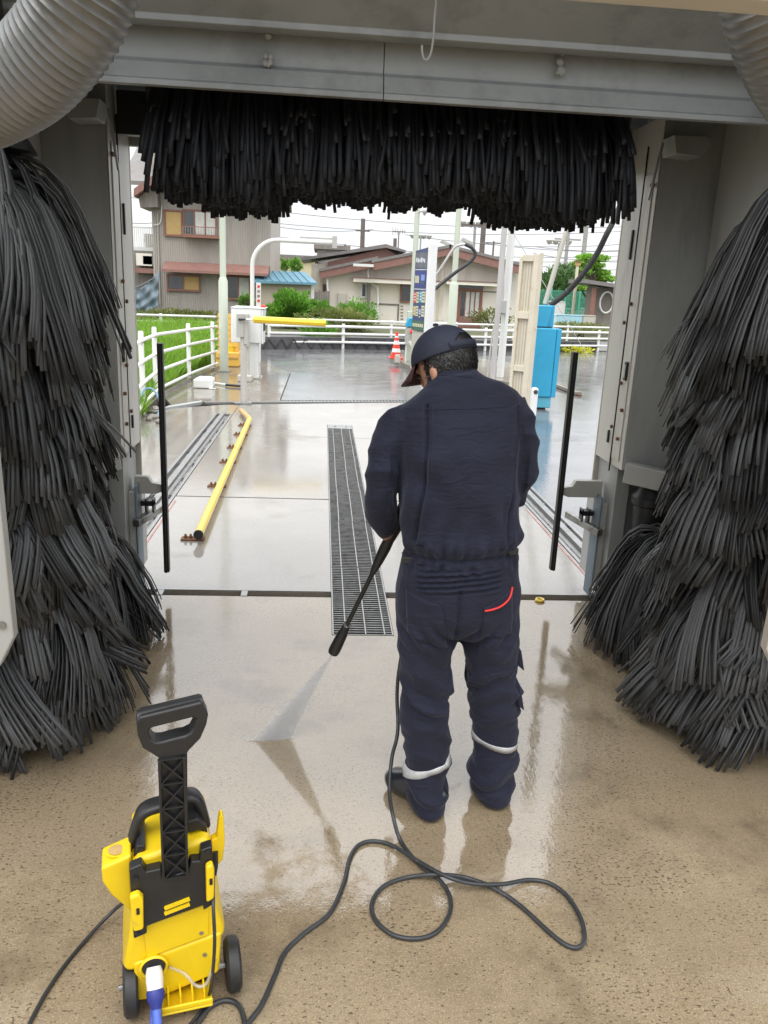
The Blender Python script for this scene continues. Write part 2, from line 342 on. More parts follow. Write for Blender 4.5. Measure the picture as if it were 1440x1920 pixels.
# low chevron-patterned retaining wall on the lot's far edge
cw = thing('retaining_wall', 'low dark retaining wall with chevron relief along the far edge of the lot', 'wall', (0, 0, 0))
M['chevron'] = mat('dark_block', (.10, .095, .10), .8, var=.2, vscale=5, bump=.2)
M['chevron_hi'] = mat('dark_block_rib', (.055, .052, .056), .8, var=.2, vscale=5)
for a, b in zip([(-5.4, 20.2), (-1.6, 22.10), (.58, 23.19), (4.93, 24.53)], [(-1.6, 22.10), (.58, 23.19), (4.93, 24.53), (9.04, 26.28)]):
    a = Vector((*a, 0)); b = Vector((*b, 0)); L_ = (b-a).length; d = (b-a)/L_; nn = Vector((-d.y, d.x, 0))
    m = MB(); m.bar(a+Vector((0, 0, .15))+nn*.1, b+Vector((0, 0, .15))+nn*.1, .2, .34); m.build('wall_panel', M['chevron'], cw)
    m = MB(); k = int(L_/.36)
    for i in range(k):
        for s in (0, .18):
            p = a+d*(i*.36+s); q = a+d*(i*.36+.18+(s)); z0, z1 = (.02, .27) if s == 0 else (.27, .02)
            m.bar(p+Vector((0, 0, z0))-nn*.005, q+Vector((0, 0, z1))-nn*.005, .03, .035, up=nn)
    o = m.build('chevron_ribs', M['chevron_hi'], cw); o['kind'] = 'stuff'

# ------------------------------------------------------------------ rails
def rail(x0, x1, ya, yb, label):
    t = thing('guide_track', label, 'track')
    w_ = x1-x0
    m = MB(); m.box(x0+.003, x1-.003, ya, yb, -.08, -.035); m.build('track_bed', M['steel'], t)
    m = MB(); m.box(x0+.003, x0+.03, ya, yb, -.034, .004); m.build('side_strip', M['steel_lt'], t, bevel=.002)
    m = MB(); m.box(x1-.03, x1-.003, ya, yb, -.034, .004); m.build('side_strip', M['steel_lt'], t, bevel=.002)
    xc = (x0+x1)/2
    m = MB(); m.prism([(xc-.035, -.034), (xc+.035, -.034), (xc+.012, -.02), (xc+.012, .006), (xc+.026, .010), (xc+.026, .03), (xc-.026, .03), (xc-.026, .010), (xc-.012, .006), (xc-.012, -.02)], ya+.02, yb-.06, 'xz')
    m.build('running_rail', M['steel_lt'], t)
    y = ya+.3
    while y < yb-.2:
        for s in (-1, 1):
            m = MB(); m.lathe([(.016, -.034), (.016, -.018), (.009, -.018), (.009, -.002)], (xc+s*.068, y, 0), 8); m.build('bolt', M['steel'], t)
        y += .62
rail(LX, -1.19, 4.44, 10.96, 'wet steel running track sunk in the floor behind the left brush')
rail(1.77, RX, 4.44, 12.4, 'wet steel running track sunk in the floor to the right of the worker')
# thin faded red line beside the tracks
M['redline'] = mat('faded_red_paint', (.42, .22, .20), .6, var=.3, vscale=10)
for x in (-1.165, 1.742):
    m = MB(); m.box(x-.006, x+.006, 4.46, 6.4, .0005, .0035); m.build('painted_line', M['redline'], floor)

# ------------------------------------------------------------------ long drain with steel grating
m = MB(); m.box(gx0, gx1, 3.83, 10.32, -.42, -.40); m.build('drain_bottom', M['pit'], floor)
for i in range(6):
    ya = 3.834+i*1.036; yb = ya+1.03
    lab = ['nearest', 'second', 'third', 'fourth', 'fifth', 'farthest'][i]
    t = thing('drain_grate', f'steel bar grating panel in the long floor drain, {lab} of six from the worker', 'grate', (0, 0, 0), 0, 'grating panels of the long floor drain')
    m = MB(); n_ = 34
    for k in range(n_):
        y = ya+.012+(yb-ya-.024)*k/(n_-1); m.box(gx0+.008, gx1-.008, y-.0028, y+.0028, -.034, -.003)
    o = m.build('bearing_bars', M['steel'], t, smooth=0); o['kind'] = 'stuff'
    dx = rnd.uniform(-.003, .003)
    for k in (.22, .55, .86):
        x = gx0+(gx1-gx0)*k+dx; m = MB(); m.box(x-.0032, x+.0032, ya+.004, yb-.004, -.010, .0015); m.build('cross_rod', M['steel_lt'], t, smooth=0)
    for x in (gx0+.004, gx1-.004):
        m = MB(); m.box(x-.0035, x+.0035, ya, yb, -.034, .001); m.build('edge_bar', M['steel_lt'], t, smooth=0)
t = thing('drain_cover_plate', 'plain steel cover plate closing the far end of the long floor drain', 'cover plate')
m = MB(); m.box(gx0+.002, gx1-.002, 10.055, 10.315, -.03, .002); m.build('plate', M['steel_lt'], t, bevel=.003)
for i in range(2):
    x = gx0+.09+i*.14; m = MB(); m.box(x, x+.02, 10.16, 10.20, .0015, .0045); m.build('lift_slot', M['pit'], t)
# narrow trench drain across the bay's end
t = thing('trench_drain', 'narrow slotted trench drain running across the far end of the wash bay', 'drain')
a, b = Vector((-1.72, 11.97, 0)), Vector((1.9, 12.94, 0)); d = (b-a).normalized(); nn = Vector((-d.y, d.x, 0))
m = MB(); m.bar(a+Vector((0, 0, -.055)), b+Vector((0, 0, -.055)), .24, .05); m.build('channel', M['pit'], t)
for s in (-1, 1):
    m = MB(); m.bar(a+nn*s*.10+Vector((0, 0, -.006)), b+nn*s*.10+Vector((0, 0, -.006)), .03, .03); m.build('edge_bar', M['steel_lt'], t)
m = MB(); L_ = (b-a).length; k = int(L_/.055)
for i in range(k):
    p = a+d*(i+.5)*L_/k; m.bar(p-nn*.09-d*.012+Vector((0, 0, -.008)), p+nn*.09+d*.012+Vector((0, 0, -.008)), .022, .02)
o = m.build('slot_bars', M['steel_lt'], t); o['kind'] = 'stuff'
# small yellow ring on the floor
m = MB(); P = [G(1012, 1127)+Vector((math.cos(i*PI/8)*.022, math.sin(i*PI/8)*.022, .008)) for i in range(17)]
m.tube(P, .008, 6, cap=False); tag(m.build('rubber_ring', M['yellow_paint']), 'small yellow ring lying on the wet floor right of the worker', 'ring')

# ------------------------------------------------------------------ yellow wheel guide pipe
a = G(372, 1020); b = G(468, 795); c = G(452, 776); a.z = b.z = c.z = .065
t = thing('wheel_guide', 'yellow steel wheel guide pipe bolted to the floor with a bent far end', 'guide pipe', (a.x, a.y, 0))
o_ = Vector((a.x, a.y, 0)); dd = (b-a).normalized()
m = MB(); m.tube([a-o_, a+dd*2.9-o_, b-dd*.25-o_, b-o_], .032, 18); m.build('pipe', M['yellow_paint'], t)
m = MB(); m.tube([b-dd*.02-o_, b+(c-b)*.2-o_, c+Vector((0, 0, -.02))-o_], .031, 16); m.build('bent_end', M['wood_yellow'], t)
m = MB(); q = (a-o_)-dd*.004; m.tube([q, q+dd*.02], .0335, 18); m.build('end_cap', M['rubber'], t)
m = MB(); q = (a-o_)+dd*2.88; m.tube([q, q+dd*.03], .0335, 18); m.build('pipe_joint', M['wood_yellow'], t)
sd = Vector((-dd.y, dd.x, 0))
for k in (.02, .33, .53, .68, .84, .97):
    p = (a-o_)+(b-a)*k; p.z = 0
    m = MB(); m.bar(p+sd*.13+Vector((0, 0, .006)), p-sd*.03+Vector((0, 0, .006)), .07, .012); m.bar(p+Vector((0, 0, .0)), p+Vector((0, 0, .05)), .03, .03); f_ = m.build('foot_bracket', M['rust'], t)
    for s in (.10, .065):
        m = MB(); m.lathe([(.014, .012), (.014, .026), (.008, .026), (.008, .04)], tuple(p+sd*s), 6); m.build('anchor_bolt', M['rust'], f_)
# ================================================================== car wash machine
gt = thing('car_wash_machine', 'grey gantry car wash machine with black brushes spanning the bay', 'car wash machine', (BC, 3.4, 0))
ORI = Vector((BC, 3.4, 0))
class GM(MB):
    """mesh in world coordinates, mirrored to the left side when s=-1, stored relative to the machine"""
    def __init__(s, side=1): super().__init__(); s.side = side
    def build(s, name, mt, parent=gt, **k):
        xf = Matrix.Translation(-ORI)
        if s.side < 0: s.v = [(2*BC-x, y, z) for x, y, z in s.v]
        return super().build(name, mt, parent, xf=xf, **k)

def bristles(name, parent, base, dirs, L, mt, wdt, th, tang, out, drop, power, segs, lift, jit=.02, swirl=0, seedv=None):
    """strips of foam. base (N,3) roots, dirs (N,3) outward unit vectors, tang (N,3) across, out/drop (N,) reach and fall"""
    N = len(base); S = segs+1
    t = np.linspace(0, 1, S)[None, :, None]
    o = out[:, None, None]; dr = drop[:, None, None]; lf = lift[:, None, None]
    sw = swirl[:, None, None] if hasattr(swirl, '__len__') else swirl
    reach = .55*t**.8+.45*np.sin(np.clip(t*1.25, 0, 1)*PI/2)
    P = base[:, None, :]+dirs[:, None, :]*o*reach+tang[:, None, :]*sw*t**1.5
    P[:, :, 2] += (lf*np.sin(PI*np.clip(t*1.6, 0, 1))-dr*t**power)[:, :, 0]
    P += RNG.normal(0, jit, (N, 1, 3))*t**2
    D = np.gradient(P, axis=1); D /= np.linalg.norm(D, axis=2, keepdims=True)+1e-9
    Tn = np.broadcast_to(tang[:, None, :], P.shape)
    Tn = Tn-D*(Tn*D).sum(2, keepdims=True); Tn = Tn/(np.linalg.norm(Tn, axis=2, keepdims=True)+1e-9)
    B = np.cross(D, Tn)
    hw, ht = wdt[:, None, None]/2, th/2
    ring = np.stack([P+Tn*hw+B*ht, P-Tn*hw+B*ht, P-Tn*hw-B*ht, P+Tn*hw-B*ht], 2)     # N,S,4,3
    V = ring.reshape(-1, 3)
    idx = np.arange(N*S*4).reshape(N, S, 4); F = []
    for k in range(4):
        k2 = (k+1) % 4
        F.append(np.stack([idx[:, :-1, k], idx[:, :-1, k2], idx[:, 1:, k2], idx[:, 1:, k]], -1).reshape(-1, 4))
    F.append(idx[:, -1, :].reshape(-1, 4))
    F = np.concatenate(F)
    val = seedv if seedv is not None else RNG.random(N)
    V = V-np.array([[ORI.x, ORI.y, ORI.z]])
    ob = npmesh(name, V, F, mt, parent, attr=np.repeat(val, S*4)); ob['kind'] = 'stuff'
    return ob

def mop(name, cx, cy, z_hi, z_lo, step, ring_n, out, fall, seed, label, core_r=.085, flare=.05, shade=(.05, .85), wid=(.0108, .0135)):
    """hanging brush on a vertical spindle: rings of tufts, each tuft a flat bundle of narrow foam strips"""
    global RNG
    RNG = np.random.default_rng(seed)
    hub = bpy.data.objects.new(name, None); link(hub, gt); hub['label'] = label
    m = MB(); m.lathe([(core_r, max(.1, z_lo-.28)), (core_r, z_hi+.02)], (cx, cy, 0), 20); m.build('brush_core', M['core'], hub, xf=Matrix.Translation(-ORI))
    B, D, T, O, DR, LF, SW, W, SV = [], [], [], [], [], [], [], [], []
    z = z_hi
    while z > z_lo:
        ph = RNG.uniform(0, 2*PI)
        for k in range(ring_n):
            th0 = ph+2*PI*k/ring_n+RNG.normal(0, .16)
            zz = z+RNG.normal(0, .04); o_ = RNG.uniform(*out); dr = RNG.uniform(*fall); lf = RNG.uniform(0, .02); sw = RNG.normal(0, .085); v0 = RNG.uniform(*shade)
            if RNG.random() < .12: o_ += .04; lf += .035; v0 = min(1, v0+.3)  # raised tufts coloured lighter; tone contrast paints highlights and dark gaps
            if z > z_hi-.22: o_ = o_*1.0+.03; lf += .05; dr = dr*1.15+.05
            if zz < z_lo+.45: o_ += flare*(z_lo+.45-zz)/.45; sw *= 1.5
            dr = max(.12, min(dr, zz-.012-RNG.uniform(0, .07)))
            if zz < .80: o_ = min(o_, .58*dr+.10)
            ns = int(RNG.integers(6, 14)); fan = RNG.uniform(.75, 1.05); cut = RNG.normal(0, .004)
            for j in range(ns):
                a = (j-(ns-1)/2); th = th0+a*.0118/.28*fan; odd = RNG.random() < .05
                B.append((cx+core_r*math.cos(th0+a*.022), cy+core_r*math.sin(th0+a*.022), zz+RNG.normal(0, .004)-.0012*abs(a)))
                D.append((math.cos(th), math.sin(th), 0)); T.append((-math.sin(th), math.cos(th), 0))
                O.append(o_+RNG.normal(0, .005)-.0005*a*a+(RNG.uniform(-.05, .04) if odd else 0)); DR.append(max(.1, min(zz-.010, dr+cut*a+RNG.normal(0, .012)))); LF.append(lf)
                SW.append(sw+RNG.normal(0, .004)+(RNG.normal(0, .05) if odd else 0)); W.append(RNG.uniform(*wid)); SV.append(np.clip(v0+RNG.normal(0, .13), 0, 1))
        z -= step
    bristles('bristles', hub, np.array(B), np.array(D), None, M['bristle'], np.array(W), .0030, np.array(T), np.array(O), np.array(DR), 1.3, 8, np.array(LF), jit=.003, swirl=np.array(SW), seedv=np.array(SV))

def top_brush():
    global RNG
    RNG = np.random.default_rng(5)
    x0, x1 = -.63, 1.19; cy, cz = 3.80, 2.52
    hub = bpy.data.objects.new('top_brush', None); link(hub, gt); hub['label'] = 'wide black overhead brush hanging across the bay'
    m = MB(); m.lathe([(.10, x0-.12), (.10, x1+.12)], (0, cy, cz), 20, 'x'); m.build('brush_core', M['core'], hub, xf=Matrix.Translation(-ORI))
    N = 6800; x = RNG.uniform(x0, x1, N); th = RNG.uniform(0, 2*PI, N)
    bot = np.full(N, 2.12); bot[x < -.235] = 2.055; bot[x > .80] = 2.060
    e = np.minimum(x-x0, x1-x); bot += np.where(e < .06, .10*RNG.random(N), 0)
    r0 = .10; B = np.stack([x, cy+r0*np.cos(th), cz+r0*np.sin(th)], 1)
    D = np.stack([RNG.normal(0, .10, N)+np.where(x < x0+.05, -.25, 0)+np.where(x > x1-.05, .25, 0), np.cos(th), np.zeros(N)], 1); D /= np.linalg.norm(D, axis=1, keepdims=True)
    T = np.tile(np.array([[1., 0, 0]]), (N, 1))+RNG.normal(0, .25, (N, 3)); T /= np.linalg.norm(T, axis=1, keepdims=True)
    O = RNG.uniform(.10, .30, N)*np.abs(np.cos(th))+.02
    bot = bot+np.abs(RNG.normal(0, .028, N))+.02*np.sin(x*31)+.012*np.sin(x*67)+np.where(RNG.random(N) < .35, RNG.uniform(0, .25, N), 0)
    DR = B[:, 2]-bot
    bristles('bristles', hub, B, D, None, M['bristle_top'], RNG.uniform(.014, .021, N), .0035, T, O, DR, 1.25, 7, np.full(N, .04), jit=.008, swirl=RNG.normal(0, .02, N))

top_brush()
for s_, sd_, lab in ((-1, 21, 'left'), (1, 33, 'right')):
    mop('side_brush', BC+s_*1.475, 2.98, 2.12, .36, .050, 17, (.17, .335) if s_ > 0 else (.16, .315), (.28, .52), sd_, f'tall shaggy black brush at the {lab} edge', flare=.02 if s_ > 0 else .09)
    mop('wheel_brush', BC+s_*1.535, 3.74, .62, .26, .036, 15, (.22, .345), (.28, .50), sd_+9, f'short low black brush beside the {lab} wash post', flare=.02, shade=(0, .45))

IN = BC+1.34       # inner face of the right-hand post (mirrored for the left)
for s in (1, -1):
    m = GM(s); m.box(IN, IN+.55, 4.17, 4.43, .84, 2.95); post = m.build('post', M['galv_dark'] if s < 0 else M['galv_dark'], bevel=.006)
    # bay-side cladding with hinged door
    m = GM(s); m.box(IN-.004, IN-.0005, 4.172, 4.60, .84, 2.62); m.build('side_panel', M['panel'], post, bevel=.002)
    m = GM(s); m.box(IN-.010, IN-.0045, 4.22, 4.33, .88, 2.36); dr = m.build('service_door', M['panel'], post, bevel=.002)
    m = GM(s); m.box(IN-.011, IN-.0045, 4.340, 4.348, .80, 2.5); m.build('panel_gap', M['pit'], post)
    m = GM(s); m.box(IN-.006, IN+.03, 4.60, 4.62, .60, 2.64); m.build('rear_corner_trim', M['cream'], post, bevel=.004)
    m = GM(s); m.box(IN+.03, IN+.5, 4.43, 4.60, .84, 2.62); m.build('rear_box', M['galv'], post, bevel=.004)
    for (yy, zz) in ((4.30, 1.72), (4.19, 2.30), (4.21, 2.30), (4.30, 1.30), (4.25, 1.0), (4.36, 1.62), (4.36, 1.05), (4.24, 1.16)):
        m = GM(s); m.lathe([(.010, -.012), (.010, 0), (.005, 0)], (IN-.012, yy, zz), 8, 'x'); m.build('bolt', M['rust'], post)
    m = GM(s); m.box(IN-.022, IN-.011, 4.235, 4.27, 1.32, 1.42); h_ = m.build('door_handle', M['black'], post, bevel=.003)
    m = GM(s); m.box(IN-.025, IN-.0225, 4.243, 4.262, 1.335, 1.405); m.build('handle_recess', M['galv'], post)
    m = GM(s); m.box(IN-.014, IN-.0045, 4.41, 4.425, 1.95, 2.1); m.build('hinge', M['black'], post)
    m = GM(s); m.box(IN-.014, IN-.0045, 4.41, 4.425, .95, 1.02); m.build('hinge', M['black'], post)
    # lower leg
    m = GM(s); m.box(IN+.02, IN+.10, 4.28, 4.62, .10, .8395); leg = m.build('lower_leg', M['galv_dark'], bevel=.004)
    m = GM(s); m.box(IN+.10, IN+.55, 4.40, 4.62, .06, .8395); m.build('wheel_carriage', M['galv_dark'], bevel=.006)
    m = GM(s); m.box(IN-.028, IN-.018, 4.35, 4.48, .02, .64); m.build('guard_plate', M['cyan_grey'] if 'cyan_grey' in M else M['steel'], leg, bevel=.006)
    m = GM(s); m.box(IN-.018, IN+.02, 4.36, 4.62, .12, .60); m.build('leg_cover', M['galv'], leg, bevel=.004)
    m = GM(s); m.bar((IN-.03, 4.30, .44), (IN-.13, 4.62, .46), .04, .04); m.build('bumper_arm', M['steel'], leg, bevel=.003)
    m = GM(s); m.box(IN-.10, IN-.03, 4.44, 4.50, .50, .53); m.box(IN-.10, IN-.09, 4.44, 4.50, .46, .54); m.box(IN-.06, IN-.05, 4.44, 4.50, .46, .54); m.build('sensor_bracket', M['black'], leg, bevel=.003)
    # black sensor bar held out on an arm
    zb = .66 if s > 0 else .62
    bx_ = 1.40 if s > 0 else 2*BC+.865
    m = GM(s); m.prism([(bx_+.01, zb-.03), (bx_+.05, zb-.045), (IN, zb-.045), (IN, zb+.055), (bx_+.09, zb+.055), (bx_+.07, zb+.02), (bx_+.01, zb+.01)], 4.43, 4.475, 'xz'); arm = m.build('bar_arm', M['grey_box'], bevel=.004)
    z0, z1 = (.17, 1.45) if s > 0 else (.118, 1.41)
    m = GM(s); m.box(bx_-.018, bx_+.012, 4.40, 4.44, z0, z1); m.box(bx_-.008, bx_+.004, 4.39, 4.40, z0, z1); m.build('sensor_bar', M['black'], arm, bevel=.003)
    # slanted tube and drive pot below the post
    m = GM(s); m.bar((IN+.01, 4.14, .84), (IN+.42, 3.88, .80), .09, .11); m.build('support_tube', M['galv'], bevel=.006)
    m = GM(s); m.lathe([(.0, .44), (.085, .44), (.088, .46), (.095, .62), (.095, .66), (.11, .67), (.11, .71), (.09, .73), (.06, .78)], (IN+.17, 4.12, 0), 22); m.build('drive_pot', M['black'], bevel=0)
    m = GM(s); m.box(IN+.34, IN+.40, 3.6, 4.2, .06, .80); m.build('inner_shield', M['galv_dark'], bevel=.004)
    # side housing behind the tall brush
    m = GM(s); m.box(IN+.55, IN+.60, 2.20, 4.40, .05, 2.96); m.build('side_wall', M['wall'], bevel=.004)
    m = GM(s); m.box(IN+.30, IN+.55, 3.42, 4.165, .95, 2.95); sb = m.build('brush_housing', M['wall'], bevel=.006)
    m = GM(s); m.box(IN+.285, IN+.2995, 3.60, 3.615, 1.2, 2.6); m.build('panel_gap', M['pit'], sb)
    m = GM(s); m.box(IN+.289, IN+.2995, 3.44, 3.597, 1.2, 2.6); m.build('housing_panel', M['wall'], sb, bevel=.002)
    # nozzle bracket near the top of the post
    m = GM(s); m.prism([(IN-.02, 2.50), (IN+.14, 2.50), (IN+.17, 2.46), (IN+.12, 2.41), (IN+.0, 2.42)], 4.0, 4.16, 'xz'); m.build('nozzle_bracket', M['galv_dark'], bevel=.004)
    m = GM(s); m.bar((IN-.03, 4.10, 2.48), (IN-.06, 4.12, 2.22), .010, .010); m.build('spray_pipe', M['steel_lt'])
    # front cover panel at the frame edge
    xe = 1.445 if s > 0 else 2*BC+.895
    m = GM(s); m.prism([(xe, .70 if s < 0 else .68), (xe+.05, .60), (xe+.79, .60), (xe+.79, 2.2), (xe+.015, 1.8 if s > 0 else 2.2)], 2.26, 2.30, 'xz'); fp = m.build('front_cover', M['cream'] if s > 0 else M['galv'], bevel=.006)
    m = GM(s); m.lathe([(.012, 2.252), (.012, 2.26), (.006, 2.26)], (xe+.03, 0, .74), 8, 'y'); m.build('screw', M['steel_lt'], fp)
    # brush drive on top
    m = GM(s); m.lathe([(.16, 2.13), (.13, 2.18), (.10, 2.2), (.07, 2.9)], (BC+1.44, 2.98, 0), 20); m.build('brush_drive', M['black'])
    # air duct
    if s > 0: P = [tuple(A(px_, py_, y_)) for px_, py_, y_ in ((1425, -130, 1.95), (1432, -50, 1.95), (1452, 40, 1.97), (1492, 135, 2.02), (1560, 215, 2.10), (1660, 260, 2.2))]
    else:
        P = [A(185, -90, 1.95), A(168, -30, 1.95), A(128, 55, 1.97), A(60, 135, 2.02), A(-20, 185, 2.10), A(-110, 220, 2.2)]
        P = [(2*BC-p.x, p.y, p.z) for p in P]
    C_ = curve_pts(P, 30); pts = [C_[0]]; acc = 0
    ln = sum((C_[i+1]-C_[i]).length for i in range(len(C_)-1)); n_ = int(ln/.0043)
    cum = [0]
    for i in range(len(C_)-1): cum.append(cum[-1]+(C_[i+1]-C_[i]).length)
    pts, rad = [], []
    for i in range(n_+1):
        q = ln*i/n_; j = min(max(k for k in range(len(cum)) if cum[k] <= q+1e-9), len(C_)-2)
        f = (q-cum[j])/max(1e-9, cum[j+1]-cum[j]); pts.append(C_[j].lerp(C_[j+1], min(1, f)))
        rad.append(.098+(.0045 if i % 4 == 0 else (.001 if i % 4 in (1, 3) else -.001)))
    m = GM(s); m.tube(pts, rad, 28); m.build('air_duct', M['duct'], smooth=60)
    m = GM(s); e_ = pts[-1]; m.lathe([(.11, e_.z-.25), (.11, e_.z-.02), (.06, e_.z+.02)], (e_.x+.02, e_.y, 0), 20); m.build('duct_collar', M['galv_dark'])

# roof and cross beams
X0, X1 = BC-1.95, BC+1.95
m = GM(); m.box(X0, X1, 2.28, 4.66, 2.962, 3.0); m.build('roof_panel', M['beam'])  # unseen machine roof, front edge brought forward to dim the interior
m = GM(); m.prism([(3.20, 2.405), (3.235, 2.405), (3.235, 2.42), (3.30, 2.42), (3.30, 2.95), (3.24, 2.95), (3.245, 2.50), (3.225, 2.485), (3.21, 2.43), (3.20, 2.425)], X0+.05, BC-.11, 'yz'); m.build('cross_beam', M['beam'], bevel=.003)
m = GM(); m.prism([(3.20, 2.405), (3.235, 2.405), (3.235, 2.42), (3.30, 2.42), (3.30, 2.95), (3.24, 2.95), (3.245, 2.50), (3.225, 2.485), (3.21, 2.43), (3.20, 2.425)], BC-.108, X1-.05, 'yz'); m.build('cross_beam', M['beam'], bevel=.003)
m = GM(); m.prism([(3.10, 2.585), (3.13, 2.58), (3.235, 2.60), (3.235, 2.64), (2.55, 2.88), (2.55, 2.84), (3.10, 2.605)], X0+.05, X1-.05, 'yz'); m.build('upper_cover', M['beam'], bevel=.003)
m = GM(); m.box(X0+.05, X1-.05, 4.62, 4.66, 2.40, 2.96); m.build('rear_header', M['beam'], bevel=.004)
m = GM(); m.box(IN-.25-2*1.34+.0, IN-2*1.34-.02+.0, 4.40, 4.60, 2.40, 2.56); m.build('shaft_bracket', M['black'], bevel=.004)
m = GM(); m.box(BC-1.34+.02, BC-1.34+.26, 4.30, 4.36, 2.405, 2.60); m.build('shaft_plate', M['black'], bevel=.004)
# front header, whose lower edge shows at the top right
m = GM(); m.prism([(1.70, 2.315), (1.74, 2.30), (1.74, 2.46), (1.70, 2.46)], X0, X1, 'yz'); m.build('front_header', M['cream'], bevel=.004)
for s_ in (1, -1):
    m = GM(s_); m.box(BC+1.75, BC+1.83, 1.75, 2.56, 2.38, 2.45); m.build('header_arm', M['cream'], bevel=.004)
# hanging pipe hook and old sealant bolts on the beam
P = curve_pts([A(820, -30, 2.9), A(815, 30, 2.9), A(812, 75, 2.9), A(806, 105, 2.9), A(797, 112, 2.9), A(792, 100, 2.9), A(791, 85, 2.9)], 6)
m = GM(); m.tube(P, .0038, 8); m.build('hanging_pipe', M['galv_dark'])
for (px, py) in ((503, 95), (1052, 120)):
    c = A(px, py, 3.22); m = GM()
    for i in range(7):
        r_ = rnd.uniform(.008, .016); q = c+Vector((rnd.uniform(-.012, .012), -.005, rnd.uniform(-.05, .05)))
        m.lathe([(r_*.3, -r_), (r_*.8, -r_*.5), (r_, 0), (r_*.8, r_*.5), (r_*.3, r_)], tuple(q), 7)
    m.build('sealant_blob', M['galv_dark'])
# ================================================================== worker
def vnoise(P, s, seed=0):
    """smooth value noise, P (N,3)"""
    Q = P*s+seed*17.31; i = np.floor(Q).astype(np.int64); f = Q-i; f = f*f*(3-2*f)
    def h(a, b, c):
        n = (a*374761393+b*668265263+c*2147483647+seed*1013) & 0x7fffffff
        n = ((n ^ (n >> 13))*1274126177) & 0x7fffffff
        return ((n ^ (n >> 16)) & 0xffff)/65535.0
    r = 0
    for dx in (0, 1):
        for dy in (0, 1):
            for dz in (0, 1):
                wgt = (f[:, 0] if dx else 1-f[:, 0])*(f[:, 1] if dy else 1-f[:, 1])*(f[:, 2] if dz else 1-f[:, 2])
                r = r+wgt*h(i[:, 0]+dx, i[:, 1]+dy, i[:, 2]+dz)
    return r*2-1

def etube(mb, P, R, n=20, ref=(0, 1, 0), sq=2.0, flat=False):
    """closed elliptical tube: R list of (r across, r along ref)"""
    P = [Vector(p) for p in P]; m = len(P); V = []
    for i, p in enumerate(P):
        t = Vector((0, 0, -1)) if flat else (P[min(i+1, m-1)]-P[max(i-1, 0)]).normalized(); f = Vector(ref); f = (f-t*f.dot(t)).normalized(); a = f.cross(t)
        for k in range(n):
            c, s = math.cos(2*PI*k/n), math.sin(2*PI*k/n)
            c = math.copysign(abs(c)**(2/sq), c); s = math.copysign(abs(s)**(2/sq), s)
            V.append(p+a*c*R[i][0]+f*s*R[i][1])
    V.append(P[0]); V.append(P[-1]); N = m*n
    F = [(i*n+k, i*n+(k+1) % n, (i+1)*n+(k+1) % n, (i+1)*n+k) for i in range(m-1) for k in range(n)]
    F += [(N, (k+1) % n, k) for k in range(n)]+[(N+1, (m-1)*n+k, (m-1)*n+(k+1) % n) for k in range(n)]
    mb.add(V, F)
def ellipsoid(mb, c, r, rot=None, n=20, m=14):
    V = []; c = Vector(c)
    for i in range(m+1):
        ph = PI*i/m
        for k in range(n):
            v = Vector((r[0]*math.sin(ph)*math.cos(2*PI*k/n), r[1]*math.sin(ph)*math.sin(2*PI*k/n), r[2]*math.cos(ph)))
            V.append(c+(rot @ v if rot else v))
    mb.add(V, [(i*n+k, (i+1)*n+k, (i+1)*n+(k+1) % n, i*n+(k+1) % n) for i in range(m) for k in range(n)])
def remeshed(mb, voxel, smooth_it=4):
    me = bpy.data.meshes.new('tmp'); me.from_pydata(mb.v, [], mb.f)
    bm = bmesh.new(); bm.from_mesh(me); bmesh.ops.remove_doubles(bm, verts=bm.verts, dist=1e-5); bmesh.ops.recalc_face_normals(bm, faces=bm.faces); bm.to_mesh(me); bm.free()
    o = bpy.data.objects.new('tmp', me); COL.objects.link(o)
    r = o.modifiers.new('r', 'REMESH'); r.mode = 'VOXEL'; r.voxel_size = voxel; r.use_smooth_shade = True
    s = o.modifiers.new('s', 'SMOOTH'); s.factor = .5; s.iterations = smooth_it
    dg = bpy.context.evaluated_depsgraph_get(); out = bpy.data.meshes.new_from_object(o.evaluated_get(dg))
    bpy.data.objects.remove(o); bpy.data.meshes.remove(me); return out

PO = Vector((.47, 2.42, 0))
person = thing('person', 'worker in navy coveralls and cap seen from behind, aiming a spray lance at the floor', 'person', PO)
def PX(px, py, Y=2.42): return A(px, py, Y)
# outline rows read from the photo -> torso and legs
def row(py, pl, pr, y=2.42): a, b = PX(pl, py, y), PX(pr, py, y); return (a.x+b.x)/2, (a.z+b.z)/2, (b.x-a.x)/2
cv = MB()
T = [(700, 812, 888, 2.45, .075), (716, 796, 908, 2.45, .085), (732, 770, 940, 2.447, .098), (752, 748, 966, 2.443, .108), (775, 742, 976, 2.44, .118), (800, 746, 975, 2.43, .13), (850, 748, 976, 2.42, .145), (920, 750, 974, 2.415, .15),
     (980, 752, 970, 2.42, .145), (1030, 752, 968, 2.425, .140), (1060, 748, 970, 2.43, .142), (1100, 743, 975, 2.43, .152), (1135, 742, 975, 2.43, .152), (1160, 748, 968, 2.435, .13), (1172, 770, 945, 2.44, .08)]
P, R = [], []
for py, l, r_, y, d in T:
    x, z, hw = row(py, l, r_, y); P.append((x, y, z)); R.append((hw, d))
etube(cv, P, R, 28, sq=2.4)
